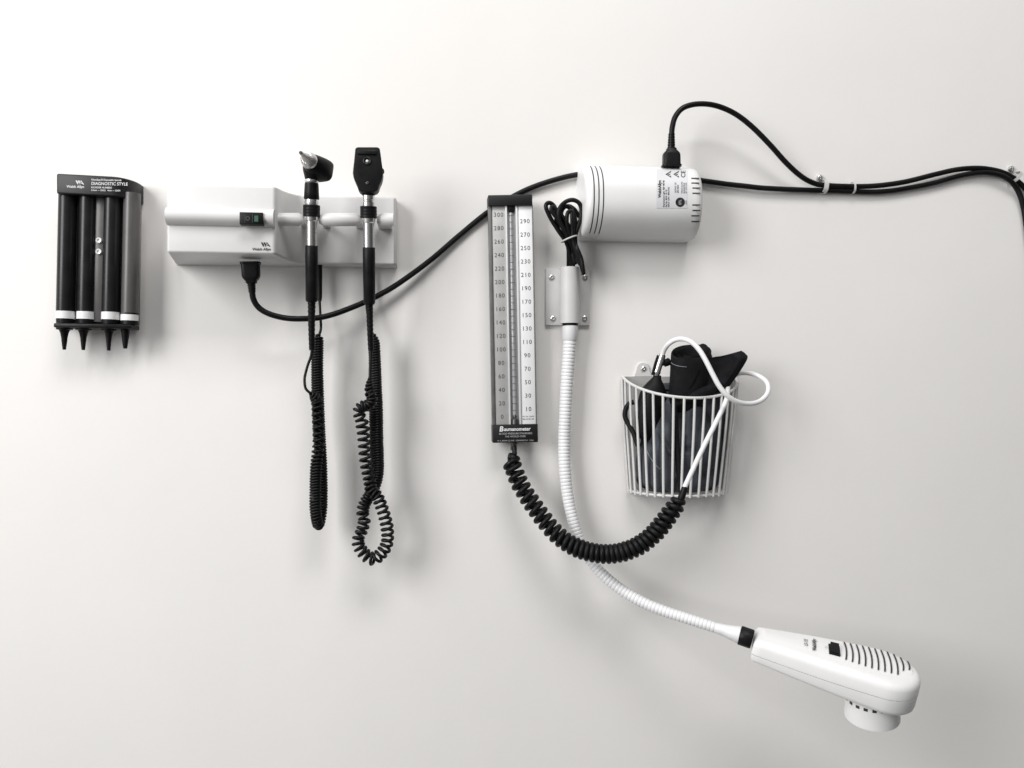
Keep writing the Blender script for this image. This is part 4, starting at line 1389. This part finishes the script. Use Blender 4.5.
def lamp():
    t = thing('exam_lamp', P(753, 640, .0), 'white examination lamp with a vented head on a long ribbed gooseneck', 'lamp')
    k0 = K(570, 296, .03)
    hc = .005 + 9.9 * k0
    bm = B()
    lathe(bm, P(570, 321.5, hc), P(570.2, 325.6, hc), [(0, 8.0 * k0), (1, 8.0 * k0)], 28)
    obj('collar', bm, 'black_rubber', t)
    bm = B()
    lathe(bm, P(570.2, 325.4, hc), P(569.8, 341.0, hc), [(0, 7.2 * k0), (.05, 8.0 * k0), (.9, 7.5 * k0), (1, 6.4 * k0)], 32)
    obj('ferrule', bm, 'cool_white', t)
    way = [(569.8, 338, hc), (568.4, 360, hc), (566.6, 385, hc), (565.2, 415, hc), (564.2, 440, hc - .001), (564.6, 465, hc + .001), (567.2, 492, hc + .004), (571.8, 516, .028), (579, 540, .034), (590.6, 560.4, .042),
           (606, 577.4, .053), (624, 591.6, .065), (643, 602.4, .078), (664, 611, .092), (688, 618.8, .107), (708, 625.2, .119), (724, 630.4, .128)]
    dense = catmull(way, 60)
    pts = [P(*q) for q in dense]
    L = [0]
    for a, b in zip(pts, pts[1:]):
        L.append(L[-1] + (b - a).length)
    pitch = 3.55 * k0
    # resample evenly, 8 stations to a rib
    step = pitch / 8
    ev, i, s = [], 0, 0.0
    while s < L[-1]:
        while L[i + 1] < s:
            i += 1
        ev.append(pts[i].lerp(pts[i + 1], (s - L[i]) / (L[i + 1] - L[i])))
        s += step
    rr = []
    for j in range(len(ev)):
        f = j / len(ev)
        base = (6.7 - 1.75 * f) * k0
        q = (j % 8) / 8
        rr.append(base * (1 - .085 * max(0, math.cos(2 * math.pi * q)) ** 2.5))
    bm = B()
    sweep(bm, ev, rr, 24)
    obj('gooseneck', bm, 'cool_white', t, 75)
    kk = K(738, 635, .135)
    bm = B()
    A, Bp = P(716, 627.8, .124), P(739.6, 635.0, .138)
    lathe(bm, A, Bp, [(0, 4.9 * kk), (.12, 5.6 * kk), (.2, 5.5 * kk), (.55, 6.7 * kk), (.95, 8.6 * kk), (1, 8.4 * kk)], 32)
    obj('flare', bm, 'cool_white', t)
    bm = B()
    C1 = P(752.4, 639.4, .145)
    lathe(bm, Bp, C1, [(0, 9.0 * kk), (.06, 9.5 * kk), (.92, 9.5 * kk), (1, 8.8 * kk)], 32)
    obj('collar', bm, 'black_rubber', t)

    # ---- head : local frame X along, Y across (towards the wall), Z out of the vented face
    O = P(752.8, 640.6, .138)
    E = P(920.0, 683.5, .218)
    tilt = math.radians(TILT)
    X = (E - O).normalized()
    N0 = Vector((0, 0, 1))
    N0 = (N0 - X * N0.dot(X)).normalized()
    S0 = N0.cross(X).normalized()          # towards the wall
    Z = (N0 * math.cos(tilt) - S0 * math.sin(tilt)).normalized()
    Y = Z.cross(X).normalized()
    def G(x, y, z):
        return O + X * x + Y * y + Z * z
    LEN, W0, W1 = (E - O).length, .0225, .0455
    # plan outline, left end flat, right end round
    cx = LEN - W1
    side = []
    n = 18
    for i in range(n + 1):
        f = i / n
        x = .002 + (cx - .002) * f
        side.append((x, W0 + (W1 - W0) * (f ** .88) * (1 + .10 * math.sin(math.pi * f))))
    arc = [(cx + W1 * math.sin(math.radians(a)), W1 * math.cos(math.radians(a))) for a in range(6, 180, 6)]
    out = [(0.0, W0 - .004), (.0008, W0 - .0012)] + side + arc + [(x, -y) for x, y in reversed(side)] + [(.0008, -W0 + .0012), (0.0, -W0 + .004)]
    m = len(out)
    nor = []
    for i in range(m):
        a = Vector(out[i - 1]); b = Vector(out[(i + 1) % m])
        d = (b - a).normalized()
        nor.append(Vector((d.y, -d.x)))
    # make sure the normals point outward
    if nor[len(side) // 2].y < 0:
        nor = [-v for v in nor]
    PZ = -.0075     # parting line
    def zb(x, z):
        return z * (1 + .85 * x / LEN) if z < PZ - .001 else z * (1 + .12 * math.sin(math.pi * min(1, x / LEN)))
    def layer(bm, inset, z, cen=0.0):
        vs = []
        for (x, y), nn in zip(out, nor):
            q = Vector((.5 * LEN + (x - .5 * LEN) * (1 - inset / (.5 * LEN)), y * (1 - inset / .035)))
            if cen:
                q = q * (1 - cen) + Vector((.55 * LEN + (x - .55 * LEN) * .85, 0)) * cen
            vs.append(bm.verts.new(G(q.x, q.y, zb(q.x, z))))
        return vs
    def loft(rows, cap0=True, cap1=True, bm=None):
        for a, b in zip(rows, rows[1:]):
            for i in range(m):
                j = (i + 1) % m
                bm.faces.new((a[i], a[j], b[j], b[i]))
        if cap0: bm.faces.new(rows[0])
        if cap1: bm.faces.new(rows[-1])
    PZ = -.0075     # parting line
    bm = B()
    rows = [layer(bm, .0060, -.0185), layer(bm, .0030, -.0180), layer(bm, .0010, -.0164), layer(bm, .0002, -.0142), layer(bm, .0, PZ - .0005), layer(bm, .0022, PZ - .0004)]
    loft(rows, bm=bm)
    obj('lower_shell', bm, 'lamp_white', t, 40)
    bm = B()
    rows = [layer(bm, .0022, PZ + .0004), layer(bm, .0, PZ + .0005), layer(bm, .0, PZ + .0012), layer(bm, .0004, .004), layer(bm, .0014, .0078), layer(bm, .0032, .0102), layer(bm, .0056, .0117), layer(bm, .0090, .0128),
            layer(bm, .0090, .0128, .16), layer(bm, .0090, .0136, .36), layer(bm, .0090, .0141, .6), layer(bm, .0090, .0144, .85)]
    for r in rows[8:]:
        pass
    rows[8:] = rows[8:]
    loft(rows, bm=bm)
    us = obj('upper_shell', bm, 'lamp_white', t, 45)
    # height of the vented face
    def zt(x, y):
        w = wid(x) * .743
        q = min(1, abs(y) / max(w, .004))
        base = .0146 - .0014 * q ** 2
        if q >= 1:
            base = .0132 - .0045 * ((abs(y) - w) / .009) ** 2
        return base * (1 + .12 * math.sin(math.pi * min(1, x / LEN))) + .0002
    def wid(x):
        if x <= cx:
            f = max(0, (x - .002) / (cx - .002))
            return W0 + (W1 - W0) * (f ** .88) * (1 + .10 * math.sin(math.pi * f))
        return math.sqrt(max(1e-9, W1 * W1 - (x - cx) ** 2))
    # vents : thin curved slots across the face
    for i in range(11):
        x = LEN * .55 + LEN * .0372 * i
        w = wid(x)
        ya, yb = w - .0112, -.017 - .004 * math.sin(math.pi * i / 10)
        if i >= 9:
            yb = -.013 + .006 * (i - 8); ya = w - .0125
        bm = B()
        NS = 16
        A_, B_ = [], []
        for j in range(NS + 1):
            f = j / NS
            y = ya + (yb - ya) * f
            bow = .002 * (1 - ((f - .45) / .55) ** 2)
            xx = x + bow
            A_.append(bm.verts.new(G(xx - .00105, y, zt(xx, y) + .0006)))
            B_.append(bm.verts.new(G(xx + .00105, y, zt(xx, y) + .0006)))
        for j in range(NS):
            bm.faces.new((A_[j], B_[j], B_[j + 1], A_[j + 1]))
        obj('vent_slot', bm, 'slot_dark', t, 60)
    # switch
    bm = B()
    def gbox(x0, x1, y0, y1, z0, z1, skew=0):
        vs = [G(x, y, z) for z in (z0, z1) for x, y in ((x0, y0), (x1, y0), (x1, y1), (x0, y1))]
        v = [bm.verts.new(p) for p in vs]
        for f in ((0, 1, 2, 3), (4, 5, 6, 7), (0, 1, 5, 4), (1, 2, 6, 5), (2, 3, 7, 6), (3, 0, 4, 7)):
            bm.faces.new([v[i] for i in f])
    zs = zt(.1, 0)
    gbox(.0945, .1085, -.0125, .0105, zs - .004, zs + .0015)
    sw = obj('switch', bm, 'black_plastic', t)
    bm = B()
    v = [bm.verts.new(G(x, y, zs + z)) for x, y, z in ((.0962, -.0105, .0014), (.1068, -.0105, .0014), (.1068, .0085, .0014), (.0962, .0085, .0014),
                                                     (.0962, -.0105, .0022), (.1068, -.0105, .0022), (.1068, .0085, .0062), (.0962, .0085, .0062))]
    for f in ((0, 1, 2, 3), (4, 5, 6, 7), (0, 1, 5, 4), (1, 2, 6, 5), (2, 3, 7, 6), (3, 0, 4, 7)):
        bm.faces.new([v[i] for i in f])
    obj('rocker', bm, 'black_rubber', sw)
    # print, reading across the head
    bm = B()
    def onhead(x0, y0):
        return lambda x, y: G(x0 - y, y0 + x, zt(x0 - y, y0 + x) + .0007)
    put2d(bm, text2d('WelchAllyn', .0072, .03, sx=.9), onhead(.0765, .001))
    obj('lettering', bm, 'ink_black', us, 0)
    bm = B()
    put2d(bm, text2d('LS-135', .0070, .01, sx=.9), onhead(.0660, .001))
    obj('model_print', bm, 'ink_grey', us, 0)
    bm = B()
    put2d(bm, text2d('O I', .004, .0, sx=.9), onhead(.0915, .001))
    obj('switch_print', bm, 'ink_grey', us, 0)
    # light nozzle under the head
    nx = LEN - W1 - .006
    bm = B()
    zt0 = -.0185 * (1 + .85 * nx / LEN)
    nd = (-Z + X * .20).normalized()
    nc = G(nx, 0, zt0)
    na = (X - nd * X.dot(nd)).normalized()
    nb = nd.cross(na).normalized()
    c0 = nc - nd * .012; c1 = nc + nd * .034
    lathe(bm, c0, c1, [(0, .0330), (.30, .0330), (.55, .0328), (.72, .0332), (.93, .0342), (1.0, .0341), (1.0, .0325), (.7, .030), (.66, 0)], 56, cap=False)
    nz = obj('nozzle', bm, 'lamp_white', t, 40)
    for i in range(20):
        a = 2 * math.pi * i / 20
        bm = B()
        zz0, zz1 = zt0 - .0038, zt0 - .0080
        vs = []
        for z in (zz0, zz1):
            row = []
            for q in range(5):
                aa = a + (q - 2) * .030 * 1.25
                row.append(bm.verts.new(nc + na * (.0334 * math.cos(aa)) + nb * (.0334 * math.sin(aa)) + nd * (zt0 - z)))
            vs.append(row)
        for q in range(4):
            bm.faces.new((vs[0][q], vs[0][q + 1], vs[1][q + 1], vs[1][q]))
        obj('vent_hole', bm, 'slot_dark', nz, 60)
    bm = B()
    c = nc + nd * .014
    lathe(bm, c, c + nd * .002, [(0, .0295), (1, .0290)], 40)
    obj('lens', bm, 'glass_grey', t)
TILT = 13.0
lamp()

# ------------------------------------------------------------------ light
def area(name, loc, target, sx, sy, energy, col=(1, 1, 1)):
    l = bpy.data.lights.new(name, 'AREA')
    l.shape = 'RECTANGLE'
    l.size, l.size_y = sx, sy
    l.energy = energy
    l.color = col
    o = bpy.data.objects.new(name, l)
    COL.objects.link(o)
    o.location = loc
    d = Vector(target) - Vector(loc)
    o.rotation_euler = d.to_track_quat('-Z', 'Y').to_euler()
    return o

area('window_light', (-2.3, -2.0, 1.15), (0.0, 0, 0.05), 1.25, 2.1, 98, (1.0, .998, .993))
area('ceiling_light', (.30, -1.8, 2.6), (0.1, 0, 0), 1.5, .9, 50, (1.0, .992, .98))

wd = bpy.data.worlds.new('World')
SC.world = wd
wd.use_nodes = True
nt = wd.node_tree
bg = nt.nodes['Background']
tc = nt.nodes.new('ShaderNodeTexCoord')
sep = nt.nodes.new('ShaderNodeSeparateXYZ')
nt.links.new(tc.outputs['Generated'], sep.inputs[0])
ma = nt.nodes.new('ShaderNodeMath'); ma.operation = 'MULTIPLY_ADD'
ma.inputs[1].default_value = -.55; ma.inputs[2].default_value = 0.0
nt.links.new(sep.outputs['X'], ma.inputs[0])
mb = nt.nodes.new('ShaderNodeMath'); mb.operation = 'MULTIPLY_ADD'
mb.inputs[1].default_value = .45
nt.links.new(sep.outputs['Z'], mb.inputs[0])
nt.links.new(ma.outputs[0], mb.inputs[2])
rp = nt.nodes.new('ShaderNodeMapRange')
rp.inputs['From Min'].default_value = -.4; rp.inputs['From Max'].default_value = .45
rp.inputs['To Min'].default_value = .06; rp.inputs['To Max'].default_value = .50
nt.links.new(mb.outputs[0], rp.inputs['Value'])
cb = nt.nodes.new('ShaderNodeCombineColor')
for i in range(3):
    nt.links.new(rp.outputs['Result'], cb.inputs[i])
nt.links.new(cb.outputs[0], bg.inputs['Color'])
bg.inputs['Strength'].default_value = 1.0

# ------------------------------------------------------------------ camera
cam = bpy.data.cameras.new('camera')
cam.sensor_width = 36
cam.lens = F / 1024 * 36
cam.clip_start = .01
cam.clip_end = 50
co = bpy.data.objects.new('camera', cam)
COL.objects.link(co)
co.location = (0, -D, 0)
co.rotation_euler = (math.radians(90), 0, -YAW)
SC.camera = co

SC.view_settings.view_transform = 'Standard'
SC.view_settings.look = 'None'
SC.view_settings.exposure = 0
SC.view_settings.gamma = 1
